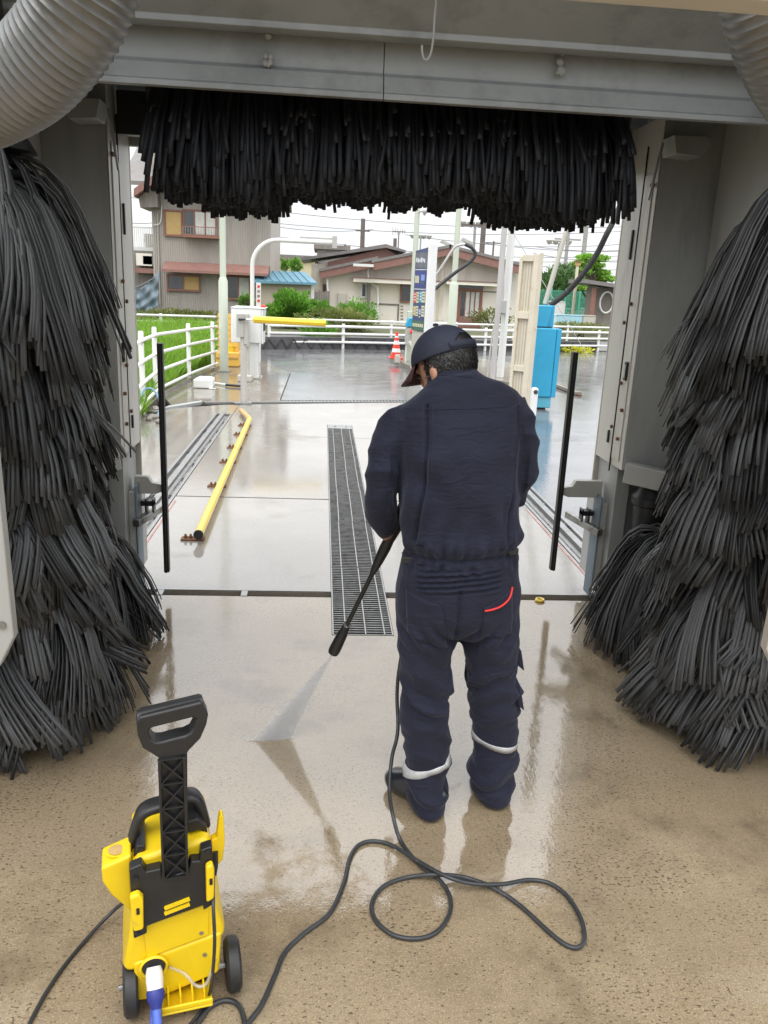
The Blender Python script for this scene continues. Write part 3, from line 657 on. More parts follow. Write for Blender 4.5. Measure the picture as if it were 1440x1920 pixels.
# collar
cz = PX(852, 706, 2.45); etube(cv, [(cz.x, 2.455, cz.z-.10), (cz.x-.002, 2.468, cz.z-.03), (cz.x-.005, 2.485, cz.z+.012)], [(.095, .09), (.080, .082), (.074, .075)], 24)
LL = [(1085, 748, 858, 2.43, .12), (1130, 742, 862, 2.43, .138), (1175, 741, 863, 2.43, .130), (1205, 742, 857, 2.428, .118), (1240, 744, 848, 2.42, .107), (1300, 747, 840, 2.42, .098), (1350, 752, 838, 2.42, .092), (1395, 760, 842, 2.415, .088), (1430, 760, 842, 2.41, .085), (1465, 760, 836, 2.405, .088), (1500, 764, 835, 2.40, .095), (1518, 770, 833, 2.40, .098)]
RL = [(1085, 860, 970, 2.43, .12), (1130, 856, 976, 2.43, .138), (1175, 855, 973, 2.43, .130), (1205, 861, 970, 2.43, .118), (1240, 871, 968, 2.43, .107), (1300, 881, 970, 2.435, .098), (1350, 882, 970, 2.44, .092), (1395, 889, 969, 2.445, .088), (1430, 881, 967, 2.45, .088), (1460, 880, 962, 2.455, .090), (1485, 884, 960, 2.455, .095), (1499, 888, 956, 2.455, .096)]
axes = []
for LR in (LL, RL):
    P, R = [], []
    for py, l, r_, y, d in LR:
        x, z, hw = row(py, l, r_, y); P.append((x, y, max(z, .035))); R.append((hw, d))
    axes.append(P); etube(cv, P+[(P[-1][0], P[-1][1], .012)], R+[R[-1]], 24, flat=True)
# sleeves
SL = [(.290, 2.445, 1.375), (.248, 2.44, 1.348), (.213, 2.43, 1.29), (.196, 2.43, 1.19), (.190, 2.44, 1.11), (.203, 2.48, 1.04), (.226, 2.53, .99)]
etube(cv, SL, [(.045, .060), (.054, .072), (.056, .073), (.053, .070), (.051, .066), (.049, .058), (.045, .052)], 20)
SR = [(.570, 2.445, 1.41), (.608, 2.44, 1.375), (.634, 2.435, 1.29), (.642, 2.445, 1.20), (.625, 2.49, 1.13), (.565, 2.575, 1.06), (.49, 2.64, 1.01)]
etube(cv, SR, [(.045, .060), (.054, .072), (.057, .075), (.056, .073), (.054, .068), (.051, .058), (.046, .052)], 20)
cme = remeshed(cv, .0052, 7)
N = len(cme.vertices); co = np.empty(N*3); cme.vertices.foreach_get('co', co); co = co.reshape(-1, 3)
no = np.empty(N*3); cme.vertices.foreach_get('normal', no); no = no.reshape(-1, 3)
x, y, z = co.T; cxp = .43
back = np.clip((2.45-y)/.08, 0, 1)
def gs(v, m_, s_): return np.exp(-((v-m_)/s_)**2)
n1 = vnoise(co, 6, 1); n2 = vnoise(co, 14, 2); n3 = vnoise(co, 30, 3)
d = np.zeros(N)
torso = (np.abs(x-cxp) < .215)
zw = .955+.05*(x-cxp)                        # waist line, a little higher on the right
# loose cloth everywhere
d += .009*n1+.004*n2
# elastic waist: pinched band with vertical gathers above and below
wm = gs(z, zw, .012)*torso; d -= .011*wm
gather = np.sin((x-cxp)*190+4*n1)*.5+np.sin((x-cxp)*118+6*n2)*.5
d += torso*back*.0085*gather*(gs(z, zw+.03, .03)+gs(z, zw-.028, .022))
d += torso*back*.006*np.sin((x-cxp)*62+4*n1)*gs(z, zw+.09, .08)
d += torso*back*.011*gs(z, zw+.045, .03)
# shirred panel on the small of the back
sp = np.clip((.135-np.abs(x-cxp-.01))/.012, 0, 1)*np.clip((z-zw+.115)/.008, 0, 1)*np.clip((zw-.030-z)/.008, 0, 1)*back
d += sp*.0062*np.sin((z-.12*(x-cxp)+.005*n2)*2*PI/.0185)
# action pleats beside the shoulder blades and yoke seams
for s_, xc in ((-1, cxp-.125), (1, cxp+.150)):
    q = xc+.012*np.sin((z-1.1)*7)
    d += back*((z > 1.0) & (z < 1.42))*(-.013*gs(x, q, .0055)+.010*gs(x, q-s_*.014, .009))
d += back*torso*.012*np.sin((z*1.3+(x-cxp)*s_*1.2)*17+3*n1)*gs(z, 1.14, .14)*np.clip(np.abs(x-cxp)/.16, 0, 1)
d += .006*back*gs(np.abs(x-cxp-.02), .10, .055)*gs(z, 1.22, .10)
# long pulls in the seat
d -= back*.009*gs(x, .44, .007)*((z > .66) & (z < .86))
d += back*.008*np.sin((z*1.0-np.abs(x-.44)*1.25)*75+3*n1)*gs(z, .68, .05)
# leg folds: ridged, mostly horizontal, tighter toward knee and ankle
legm = np.clip((.70-z)/.08, 0, 1)
ax = np.where(x < .52, 1, -1)
ph = z*62+ax*(x-.45)*22+3.2*n1+1.2*n2
rid = 1-2*np.abs(np.sin(ph/2)); rid = np.clip(rid, -1, 1)
amp = .004+.013*gs(z, .44, .09)+.015*gs(z, .10, .085)+.007*gs(z, .27, .07)
d += legm*amp*rid*(.55+.45*vnoise(co, 7, 9))
ph2 = z*130+(x-.45)*40*ax+5*n2; d += legm*.0026*np.sin(ph2)*(.5+.5*n1)
# sleeves
arm = ((x < .236) | (x > .618)) & (z > .93)
ph3 = z*64+(y-2.44)*40+3*n1; r3 = 1-2*np.abs(np.sin(ph3/2)); d += arm*(.0075*r3*(.5+.5*n2)+.005*n2)
d *= np.clip(.25+z/.10, .25, 1)
d += .0006*n3
co2 = co+no*d[:, None]; co2[:, 2] = np.maximum(co2[:, 2], .006)
cme.vertices.foreach_set('co', co2.ravel()); cme.update()
bvh = BVHTree.FromPolygons([tuple(v) for v in co2], [tuple(p.vertices) for p in cme.polygons])
# fabric
m_ = mat('navy_coverall', (.0112, .0125, .027), .8, var=.30, vscale=5, bump=.12, bscale=900, spec=.3)
_n = m_.node_tree.nodes; _L = m_.node_tree.links; _tc = _n.new('ShaderNodeTexCoord'); _mp = _n.new('ShaderNodeMapping'); _mp.inputs['Scale'].default_value = (11, 11, 30); _L.new(_tc.outputs['Object'], _mp.inputs[0])
_c = _n.new('ShaderNodeTexNoise'); _c.inputs['Scale'].default_value = 1; _c.inputs['Detail'].default_value = 5; _c.inputs['Distortion'].default_value = .8; _L.new(_mp.outputs[0], _c.inputs['Vector'])
_ab = _n.new('ShaderNodeMath'); _ab.operation = 'SUBTRACT'; _ab.inputs[1].default_value = .5; _L.new(_c.outputs[0], _ab.inputs[0]); _a2 = _n.new('ShaderNodeMath'); _a2.operation = 'ABSOLUTE'; _L.new(_ab.outputs[0], _a2.inputs[0])
_bp = _n.new('ShaderNodeBump'); _bp.inputs['Strength'].default_value = .7; _bp.inputs['Distance'].default_value = .014; _L.new(_a2.outputs[0], _bp.inputs['Height'])
_old = _n['Principled BSDF'].inputs['Normal'].links[0].from_node; _L.new(_bp.outputs[0], _old.inputs['Normal'])
b_ = m_.node_tree.nodes['Principled BSDF']; b_.inputs['Sheen Weight'].default_value = .16; b_.inputs['Sheen Roughness'].default_value = .5; b_.inputs['Sheen Tint'].default_value = (.55, .58, .75, 1)
M['navy'] = m_
cme.transform(Matrix.Translation(-PO)); cme.materials.clear(); cme.materials.append(m_); cme.shade_smooth()
cover = link(bpy.data.objects.new('coverall', cme), person); cme.name = 'coverall'

def hit(xx, zz):
    h = bvh.ray_cast(Vector((xx, 1.0, zz)), Vector((0, 1, 0))); return h[0] if h[0] else Vector((xx, 2.4, zz))
def patch(name, poly_px, mt, offs, parent=cover, nu=14, nv=14, th=.003):
    """cloth patch laid over the back of the coverall: four photo corners, bilinear grid"""
    a, b, c, d_ = [PX(*q, 2.28) for q in poly_px]; V = []; F = []
    for j in range(nv+1):
        for i in range(nu+1):
            u_, v_ = i/nu, j/nv; p = (a*(1-u_)+b*u_)*(1-v_)+(d_*(1-u_)+c*u_)*v_; q = hit(p.x, p.z)
            V.append(q+Vector((0, -offs, 0)))
    k = nu+1
    F = [(j*k+i, j*k+i+1, (j+1)*k+i+1, (j+1)*k+i) for j in range(nv) for i in range(nu)]
    mb = MB(); mb.add([v-PO for v in V], F); o = mb.build(name, mt, parent, smooth=60)
    s = o.modifiers.new('t', 'SOLIDIFY'); s.thickness = th; s.offset = -1; return o
def cord(name, pts_px, r, mt, parent=cover, offs=.003):
    P = [PX(*q, 2.28) for q in pts_px]; P = curve_pts(P, 8); P = [hit(p.x, p.z)+Vector((0, -offs, 0))-PO for p in P]
    mb = MB(); mb.tube(P, r, 6); return mb.build(name, mt, parent)
pk = patch('back_pocket', [(764, 1122), (828, 1136), (842, 1222), (766, 1202)], M['navy'], .005); cord('pocket_edge', [(760, 1112), (775, 1128), (800, 1137), (829, 1136)], .0028, M['navy'], pk)
pk = patch('back_pocket', [(908, 1140), (966, 1112), (966, 1198), (902, 1200)], M['navy'], .005)
tr = cord('pocket_trim', [(908, 1143), (925, 1142), (945, 1136), (960, 1124), (966, 1109)], .0033, M['red'], cover, .008); tr['label'] = 'red piping along the right back pocket'
cord('yoke_seam', [(770, 775), (850, 772), (960, 768)], .0014, M['navy'], cover, .0005)
cord('collar_seam', [(806, 718), (850, 712), (896, 714)], .0016, M['navy'], cover, .0005)
cord('seat_seam', [(856, 1085), (857, 1120), (857, 1160), (856, 1185)], .0016, M['navy'], cover, .001)
cord('waist_seam', [(760, 1060), (800, 1066), (850, 1058), (900, 1050), (962, 1038)], .0018, M['navy'], cover, .001)
for q, lab in (((756, 1049), 'left'), ((969, 1027), 'right')):
    c = hit(PX(*q, 2.36).x+(.012 if lab == 'left' else -.02), PX(*q, 2.36).z) - PO
    mb = MB(); mb.box(c.x-.016, c.x+.016, c.y-.008, c.y+.004, c.z-.011, c.z+.011); mb.build('waist_tab', M['black'], cover, bevel=.003)
# cargo pocket flaps standing off the right thigh
for (pa, pb) in (((968, 1205), (975, 1245)), ((966, 1268), (975, 1318))):
    a = PX(*pa, 2.43)-PO; b = PX(*pb, 2.43)-PO; mb = MB(); mb.prism([(a.x-.02, a.z), (a.x+.004, a.z), (b.x+.002, b.z), (b.x-.02, b.z+.02)], a.y-.06, a.y+.07, 'xz'); mb.build('thigh_pocket', M['navy'], cover, bevel=.006)
# reflective bands round the trouser legs
for P, (za, zl, zr), nm in ((axes[0], (None, 1452, 1428), 'l'), (axes[1], (None, 1398, 1410), 'r')):
    c = Vector(P[8]); left = PX(770 if nm == 'l' else 888, zl, 2.36); right = PX(842 if nm == 'l' else 970, zr, 2.36)
    slope = (right.z-left.z)/(right.x-left.x); zc = (left.z+right.z)/2; xc = (left.x+right.x)/2
    k = 56; V = []
    for i in range(k):
        th = 2*PI*i/k; dx, dy = math.cos(th), math.sin(th)
        for dz in (-.0125, 0, .0125):
            o0 = Vector((c.x, c.y, zc+slope*(c.x-xc)+dz)); dv = Vector((dx, dy, slope*dx)).normalized()
            h = bvh.ray_cast(o0, dv, .2); p = h[0] if h[0] else o0+dv*.08; V.append(p+dv*.003-PO)
    F = [(i*3+j, ((i+1) % k)*3+j, ((i+1) % k)*3+j+1, i*3+j+1) for i in range(k) for j in (0, 1)]
    mb = MB(); mb.add(V, F); o = mb.build('reflective_band', M['silver'], cover, smooth=60); s = o.modifiers.new('t', 'SOLIDIFY'); s.thickness = .002; s.offset = 0

# ---- body: one continuous skin surface (head, neck, trunk, arms with five-fingered hands, legs)
hc = PX(836, 685, 2.50); HR = Matrix.Rotation(math.radians(42), 3, 'Z') @ Matrix.Rotation(math.radians(-24), 3, 'X')     # turned left, bowed
bd = MB()
def hp(v): return hc+HR @ Vector(v)
ellipsoid(bd, hp((0, 0, .012)), (.076, .094, .098), HR); ellipsoid(bd, hp((0, .035, -.06)), (.058, .062, .062), HR)          # skull, jaw (face toward +y)
ellipsoid(bd, hp((0, .098, -.022)), (.013, .020, .022), HR, 10, 8)                                                     # nose
ellipsoid(bd, hp((0, .088, -.064)), (.024, .010, .011), HR, 10, 8)                                                     # lips
for s in (-1, 1):
    ellipsoid(bd, hp((s*.078, -.008, -.018)), (.011, .021, .033), HR @ Matrix.Rotation(s*.35, 3, 'Z'), 12, 8)            # ear
    ellipsoid(bd, hp((s*.078, -.004, -.048)), (.008, .011, .012), HR, 8, 6)
    ellipsoid(bd, hp((s*.030, .082, .010)), (.022, .012, .010), HR, 10, 8)                                               # brow
etube(bd, [(.425, 2.43, 1.36), (.420, 2.45, 1.44), (hc.x+.005, 2.475, hc.z-.06), (hc.x, 2.49, hc.z-.01)], [(.10, .08), (.062, .066), (.057, .060), (.055, .06)], 18)
etube(bd, [(.425, 2.44, 1.40), (.43, 2.43, 1.2), (.43, 2.43, 1.0), (.44, 2.435, .80), (.44, 2.44, .70)], [(.13, .09), (.14, .11), (.135, .11), (.15, .115), (.10, .08)], 18)
for P in axes: etube(bd, [(p[0], p[1], p[2]) for p in P[:9]], [(.06, .07)]*4+[(.052, .055)]*3+[(.045, .05)]*2, 14)
for S in (SL, SR): etube(bd, S, [(.028, .032), (.036, .040), (.036, .040)]+[(.034, .036)]*2+[(.030, .034), (.026, .030)], 14)
GUN_A = Vector((.262, 2.600, .965)); NOZ = Vector((.072, 2.805, .405)); gd = (NOZ-GUN_A).normalized()      # lance axis
def hand(wr, cen, fwd, across, sgn):
    """palm + four fingers closed round the grip at cen, thumb on the side"""
    fwd = fwd.normalized(); across = (across-fwd*across.dot(fwd)).normalized(); up = fwd.cross(across)*sgn
    kn = wr+fwd*.085
    etube(bd, [wr-fwd*.01, wr+fwd*.03, wr+fwd*.065, kn], [(.026, .020), (.036, .018), (.040, .017), (.036, .014)], 14, ref=up)
    for i, ln in enumerate((.074, .082, .076, .060)):
        b0 = kn-fwd*.012+across*(.030-.020*i)
        p1 = b0+fwd*ln*.42-up*.006; p2 = p1+fwd*ln*.05-up*ln*.36; p3 = p2-fwd*ln*.34-up*ln*.08
        bd.tube([b0, p1, p2, p3], [.0095, .009, .0085, .0075], 8)
    t0 = wr+fwd*.025+across*.028; t1 = t0+fwd*.028+across*.022-up*.012; t2 = t1+fwd*.028-up*.020+across*.002; bd.tube([t0-across*.01, t0, t1, t2], [.012, .0125, .011, .009], 8)
wl = Vector(SL[-1])+Vector((.006, .012, -.006)); hand(wl, GUN_A, (GUN_A+Vector((-.012, .01, -.02))-wl), gd*-1, 1)
wr_ = Vector(SR[-1])+Vector((-.012, .008, -.006)); GUN_B = GUN_A-gd*.16+Vector((.02, .01, 0)); hand(wr_, GUN_B, (GUN_B-wr_)+Vector((0, .02, 0)), gd*-1, -1)
bme = remeshed(bd, .0055, 3); bme.transform(Matrix.Translation(-PO)); bme.materials.clear(); bme.materials.append(M['skin']); bme.shade_smooth(); bme.name = 'body'
body = link(bpy.data.objects.new('body', bme), person)
for s in (-1, 1):
    mb = MB(); ellipsoid(mb, hp((s*.030, .086, -.006))-PO, (.012, .010, .008), HR, 10, 8); mb.build('eye', mat('eye', (.03, .02, .02), .2), body)

# ---- hair: dark shell plus short strands on the back and sides
hb = MB(); V = []
n_, m_r = 40, 18
hv = lambda th, ph, r: hp((r[0]*math.sin(ph)*math.cos(th), r[1]*math.sin(ph)*math.sin(th), .012+r[2]*math.cos(ph)))
ellipsoid(hb, hp((0, -.024, .016)), (.078, .086, .094), HR, 28, 18)
RB = random.Random(3)
def strand(th, ph, ln, lift=.003):
    p0 = hv(th, ph, (.080, .098, .102)); p1 = hv(th+RB.gauss(0, .05), ph+ln*5, (.084+lift, .102+lift, .106)); p2 = hv(th+RB.gauss(0, .1), ph+ln*10, (.083+lift, .101+lift, .105))
    t = (p2-p0).normalized(); sd_ = t.cross(p0-hc).normalized()*.0020
    V_ = [p0-sd_, p0+sd_, p1+sd_, p1-sd_, p2]; hb.add(V_, [(0, 1, 2, 3), (3, 2, 4)])
for i in range(4200):
    th = RB.uniform(-PI-.1, .1); ph = RB.uniform(1.05, 2.0); strand(th, ph, RB.uniform(.012, .03), RB.uniform(0, .009))
o = hb.build('hair', M['hair'], body, smooth=60); o.data.transform(Matrix.Translation(-PO))
# ---- cap
cb = MB(); n_ = 80; rows = 24; r = (.091, .109, .106)
for i in range(rows+1):
    ph = .02+(PI/2*.98)*i/rows
    for k in range(n_):
        th = 2*PI*k/n_; p = Vector((r[0]*math.sin(ph)*math.cos(th), r[1]*math.sin(ph)*math.sin(th), .020+r[2]*math.cos(ph)*.95)); cb.v.append(tuple(hp(p)-PO))
for i in range(rows):
    for k in range(n_):
        th = 2*PI*(k+.5)/n_; ph = .02+(PI/2*.98)*(i+.5)/rows
        dth = abs(((th-1.5*PI+PI) % (2*PI))-PI)
        if dth < .62 and ph > 1.02+ (dth/.62)**2*.42 and ph < 1.36: continue        # half-moon opening over the strap
        cb.f.append((i*n_+k, (i+1)*n_+k, (i+1)*n_+(k+1) % n_, i*n_+(k+1) % n_))
cap = cb.build('cap', M['cap_navy'], person, smooth=60); s = cap.modifiers.new('t', 'SOLIDIFY'); s.thickness = .003; s.offset = 1
mb = MB(); V = []
for j in range(7):
    for k in range(15):
        a_ = (k/14-.5)*2.1; rr = 1+.72*j/6*math.cos(a_)**.5; p = Vector((.094*math.sin(a_)*(1+.10*j/6), .108*math.cos(a_)*rr, .022-.030*(j/6)-.020*math.sin(a_)**2*(j/6))); V.append(tuple(hp(p)-PO))
mb.add(V, [(j*15+k, j*15+k+1, (j+1)*15+k+1, (j+1)*15+k) for j in range(6) for k in range(14)]); o = mb.build('brim', M['maroon'], cap, smooth=60); s = o.modifiers.new('t', 'SOLIDIFY'); s.thickness = .004
mb = MB(); mb.lathe([(.002, .010), (.008, .008), (.009, 0)], (0, 0, 0), 10); o = mb.build('cap_button', M['cap_navy'], cap, xf=Matrix.Translation(hp((0, 0, .126))-PO))
mb = MB(); P_ = []
for k in range(15):
    th = 1.5*PI+(k/14-.5)*1.5; P_.append(hp((.096*math.cos(th), .114*math.sin(th), .036))-PO)
V = []
for p in P_: V += [p+HR @ Vector((0, 0, .010)), p-HR @ Vector((0, 0, .010))]
mb.add(V, [(2*i, 2*i+2, 2*i+3, 2*i+1) for i in range(14)]); o = mb.build('adjuster_strap', M['cap_navy'], cap, smooth=60); s = o.modifiers.new('t', 'SOLIDIFY'); s.thickness = .003
# ---- boots
for P, yaw, nm in ((axes[0], .75, 'l'), (axes[1], .05, 'r')):
    a = Vector(P[-1]); bo = MB(); c, s_ = math.cos(yaw), math.sin(yaw); f = Vector((-s_, c, 0))
    base = Vector((a.x, a.y, 0))-f*.030
    etube(bo, [base+f*t_+Vector((0, 0, zc_)) for t_, zc_ in ((-.035, .05), (0, .062), (.05, .066), (.10, .060), (.15, .048), (.19, .040), (.215, .034))],
          [(.028, .042), (.040, .060), (.044, .064), (.046, .058), (.050, .046), (.046, .038), (.028, .026)], 18, ref=(0, 0, 1), sq=2.3)
    etube(bo, [base+f*.03+Vector((0, 0, .05)), base+f*.03+Vector((0, 0, .09)), base+f*.03+Vector((0, 0, .13))], [(.044, .054), (.042, .052), (.040, .05)], 16)
    bm_ = remeshed(bo, .005, 3); cc = np.empty(len(bm_.vertices)*3); bm_.vertices.foreach_get('co', cc); cc = cc.reshape(-1, 3); cc[:, 2] = np.maximum(cc[:, 2], .004); bm_.vertices.foreach_set('co', cc.ravel())
    bm_.transform(Matrix.Translation(-PO)); bm_.materials.clear(); bm_.materials.append(M['boot']); bm_.shade_smooth(); bm_.name = 'boot'
    link(bpy.data.objects.new('boot', bm_), person)

# ================================================================== spray lance held in the hands
ln = thing('spray_lance', 'black pressure washer lance in the worker\'s hands pointing at the floor', 'spray lance', GUN_A)
def lt(pts, rad, name, mt, parent=ln, n=14): m = MB(); m.tube([Vector(p)-GUN_A for p in pts], rad, n); return m.build(name, mt, parent, smooth=50)
at = lambda t: GUN_A+gd*t
TL = (NOZ-GUN_A).length
lt([at(.04), at(.10), at(.16), at(.20), at(.22)], [.018, .020, .017, .013, .010], 'lance_socket', M['black'])
lt([at(.20), at(.35), at(TL-.13)], .0085, 'tube', M['black'])
nz_ = lt([at(TL-.145), at(TL-.135), at(TL-.11), at(TL-.09), at(TL-.02), at(TL), at(TL+.012), at(TL+.0125)], [.010, .015, .016, .020, .0225, .0225, .021, .012], 'nozzle_head', M['black'])
lt([at(TL-.146), at(TL-.139)], .0155, 'nozzle_collar', M['steel'], nz_)
sdv = gd.cross(Vector((0, 1, 0))).normalized()
gn = lt([at(-.24), at(-.20), at(-.10), at(.0), at(.05)], [.014, .022, .026, .024, .020], 'gun_body', M['black'])
lt([at(-.19), at(-.21)+Vector((.01, .03, -.06)), at(-.23)+Vector((.015, .045, -.14))], [.018, .017, .015], 'grip', M['black'], gn)
lt([at(-.11)+Vector((0, .025, -.02)), at(-.14)+Vector((0, .045, -.07)), at(-.18)+Vector((.01, .05, -.10))], [.006, .006, .004], 'trigger', M['yellow'], gn)
HOSE_TOP = at(-.23)+Vector((.015, .045, -.14))

# ---- fan of water
RNG = np.random.default_rng(9); N = 9000
g0, g1 = G(478, 1388), G(545, 1384)
tip = at(TL+.012)
u_ = RNG.random(N); u_ = .5+(u_-.5)*np.where(RNG.random(N) < .85, 1, 1.06); t_ = RNG.random(N)**.62
end = np.array(g0)[None]*(1-u_[:, None])+np.array(g1)[None]*u_[:, None]
d_ = end-np.array(tip)[None]; P_ = np.array(tip)[None]+d_*t_[:, None]; dn = d_/np.linalg.norm(d_, axis=1, keepdims=True)
P_ += RNG.normal(0, 1, (N, 3))*np.array([[.006, .008, .006]])*(t_[:, None]**1.2)
k = 900; a_ = RNG.random(k)                                       # splash line on the floor
sp_ = np.array(g0)[None]*(1-a_[:, None])+np.array(g1)[None]*a_[:, None]+RNG.normal(0, 1, (k, 3))*np.array([[.012, .006, .003]]); sp_[:, 2] = np.abs(sp_[:, 2])+.001
sp_[:, 0] -= RNG.exponential(.012, k)
P_ = np.concatenate([P_, sp_]); dn = np.concatenate([dn, np.tile([[1., 0, 0]], (k, 1))]); N += k
P_[:, 2] = np.maximum(P_[:, 2], .001)
s1 = np.cross(dn, [[0, 1., 0]]); s1 /= np.linalg.norm(s1, axis=1, keepdims=True); s2 = np.cross(dn, s1)
ra = RNG.uniform(.00035, .0008, N)[:, None]; la = RNG.uniform(.0015, .004, N)[:, None]
V = np.stack([P_-dn*la, P_+s1*ra, P_+s2*ra, P_-s1*ra, P_-s2*ra, P_+dn*la], 1).reshape(-1, 3)-np.array(tip)[None]
b6 = np.arange(N)[:, None]*6
F = np.concatenate([b6+np.array([q]) for q in ((0, 2, 1), (0, 3, 2), (0, 4, 3), (0, 1, 4), (5, 1, 2), (5, 2, 3), (5, 3, 4), (5, 4, 1))])
wm_ = bpy.data.materials.new('water_drops'); wm_.use_nodes = True; bb = wm_.node_tree.nodes['Principled BSDF']
bb.inputs['Base Color'].default_value = (.95, .96, .97, 1); bb.inputs['Roughness'].default_value = .3; bb.inputs['Transmission Weight'].default_value = 0
tr_n = wm_.node_tree.nodes.new('ShaderNodeBsdfTranslucent'); tr_n.inputs[0].default_value = (.97, .98, 1, 1); ms_ = wm_.node_tree.nodes.new('ShaderNodeMixShader'); ms_.inputs[0].default_value = .05
wm_.node_tree.links.new(bb.outputs[0], ms_.inputs[1]); wm_.node_tree.links.new(tr_n.outputs[0], ms_.inputs[2]); wm_.node_tree.links.new(ms_.outputs[0], wm_.node_tree.nodes['Material Output'].inputs[0])
# misty body of the jet: a thin fan-shaped volume, with the drops above scattered through it
sv = thing('water_spray', 'fan of white water spray between the lance nozzle and the floor', 'water spray', tip)
o = npmesh('droplets', V, F, wm_, sv); o['kind'] = 'stuff'
fm = MB(); Vf = []; tv = Vector(tip); nseg = 10; across = (Vector(g1)-Vector(g0))
for i in range(nseg+1):
    f_ = i/nseg; c_ = tv.lerp((Vector(g0)+Vector(g1))/2+Vector((0, 0, .002)), f_)-tv; hw = across*(.5*f_)+across.normalized()*.004; th_ = Vector((0, 1, .35)).normalized()*(.003+.013*f_)
    for k in range(12):
        a_ = 2*PI*k/12; p = c_+hw*math.cos(a_)+th_*math.sin(a_); p.z = max(p.z, -tv.z+.0012); Vf.append(p)
fm.add(Vf, [(i*12+k, i*12+(k+1) % 12, (i+1)*12+(k+1) % 12, (i+1)*12+k) for i in range(nseg) for k in range(12)]+[tuple(range(12))[::-1], tuple(range(nseg*12, nseg*12+12))])
vm = bpy.data.materials.new('water_mist'); vm.use_nodes = True; vn = vm.node_tree.nodes; vn.clear(); vo = vn.new('ShaderNodeOutputMaterial'); vsn = vn.new('ShaderNodeVolumeScatter')
vsn.inputs['Color'].default_value = (.99, .995, 1, 1); vsn.inputs['Density'].default_value = 85; vsn.inputs['Anisotropy'].default_value = .55; vm.node_tree.links.new(vsn.outputs[0], vo.inputs['Volume'])
fm.build('mist', vm, sv)
# ================================================================== pressure washer
WO = Vector((-.312, 1.62, 0)); WR = math.radians(13)
pw = thing('pressure_washer', 'yellow and black pressure washer on two wheels with its black handle pulled up', 'pressure washer', WO, WR)
def W(px, py): return ((px-334-(py-1600)*.03)/800, .833-.001478*(py-1325))
def WP(*pts): return [W(*p) for p in pts]
def pz(pts, v0, v1, name, mt, parent=pw, bevel=.006, seg=3, raw=False):
    m = MB(); m.prism(pts if raw else WP(*pts), v0, v1, 'xz'); return m.build(name, mt, parent, bevel=bevel, seg=seg)
# housing: upper trunk, flared skirt, chassis
hs = pz([(252, 1594), (262, 1584), (300, 1578), (352, 1572), (388, 1566), (396, 1580), (401, 1690), (408, 1705), (424, 1745), (424, 1765), (408, 1772), (262, 1800), (236, 1800), (231, 1785), (244, 1730), (247, 1690)], .0, .20, 'housing', M['yellow'], bevel=.014, seg=4)
pz([(268, 1712), (392, 1690), (392, 1752), (276, 1775)], -.006, .01, 'rear_panel', M['yellow'], hs, bevel=.004)
pz([(300, 1584), (352, 1578), (352, 1606), (300, 1610)], -.003, .02, 'upper_bulge', M['yellow'], hs, bevel=.01)
pz([(250, 1782), (418, 1752), (414, 1834), (396, 1840), (300, 1862), (256, 1860)], -.004, .21, 'chassis', M['yellow'], bevel=.008)
# foot tray, an open cavity with ribs
m = MB(); a, b = W(300, 1800), W(400, 1835)
u0, z0 = W(300, 1858); u1, z1 = W(398, 1838)
m.box(u0, u1, -.05, .035, .028, .036); m.box(u0, u1, -.05, -.042, .036, .052); tray = m.build('foot_tray', M['yellow'], bevel=.004)
tray.parent = pw
for k in range(4):
    u = u0+(u1-u0)*(.15+.23*k); m = MB(); m.box(u-.002, u+.002, -.041, .033, .036, .07); m.build('tray_rib', M['yellow'], tray)
m = MB(); m.box(u0+.005, u1-.005, .022, .030, .036, .105); m.build('tray_back', M['black'], tray)
for px, py in ((378, 1744), (300, 1858), (385, 1790), (312, 1800)):
    u, z = W(px, py); m = MB(); m.lathe([(.005, -.004), (.005, .01), (.003, .012)], (u, -.004, z), 10, 'y'); m.build('screw', M['steel'], pw)
# gun holder on the left (open cup) and hook on the right
pts = WP((197, 1596), (250, 1580), (250, 1690), (240, 1680), (212, 1648), (198, 1622))
m = MB(); m.prism(pts, .01, .085, 'xz'); cup = m.build('gun_holder', M['yellow'], pw, bevel=.012, seg=4)
u, z = W(221, 1590); m = MB(); m.lathe([(.024, z+.0035), (.019, z+.0045), (.018, z-.02), (.0, z-.025)], (u+.003, .046, .002), 16); m.build('holder_rim', M['yellow'], cup)
m = MB(); m.lathe([(.0185, z+.0042), (.0, z+.0043)], (u+.003, .046, .0035), 16); m.build('holder_hollow', M['wood_yellow'], cup)
pz([(398, 1588), (408, 1584), (412, 1546), (416, 1540), (421, 1546), (424, 1596), (421, 1628), (414, 1636), (398, 1638)], .03, .055, 'cable_hook', M['yellow'], bevel=.004)
# black back frame
fr = pz([(246, 1586), (268, 1580), (276, 1596), (303, 1594), (306, 1614), (350, 1606), (356, 1590), (372, 1592), (374, 1572), (395, 1568), (398, 1680), (380, 1688), (379, 1678), (276, 1698), (276, 1712), (252, 1718)], -.028, .002, 'back_frame', M['black'], bevel=.004)
for q in (((246, 1626), (262, 1622), (270, 1632), (270, 1690), (252, 1692)), ((382, 1594), (394, 1590), (398, 1602), (398, 1656), (384, 1662))):
    cl = pz(q, -.050, -.0285, 'clamp_lever', M['yellow'], bevel=.006)
    c = np.mean(np.array(WP(*q)), 0); m = MB(); m.box(c[0]-.003, c[0]+.004, -.0525, -.0495, c[1]-.008, c[1]+.008); m.build('lever_slot', M['black'], cl)
for a, b in (((308, 1668), (354, 1658)), ((308, 1678), (354, 1668))):
    (ua, za), (ub, zb) = W(*a), W(*b); m = MB(); m.bar((ua, -.029, za), (ub, -.029, zb), .008, .008); m.build('frame_slat', M['yellow'], fr)
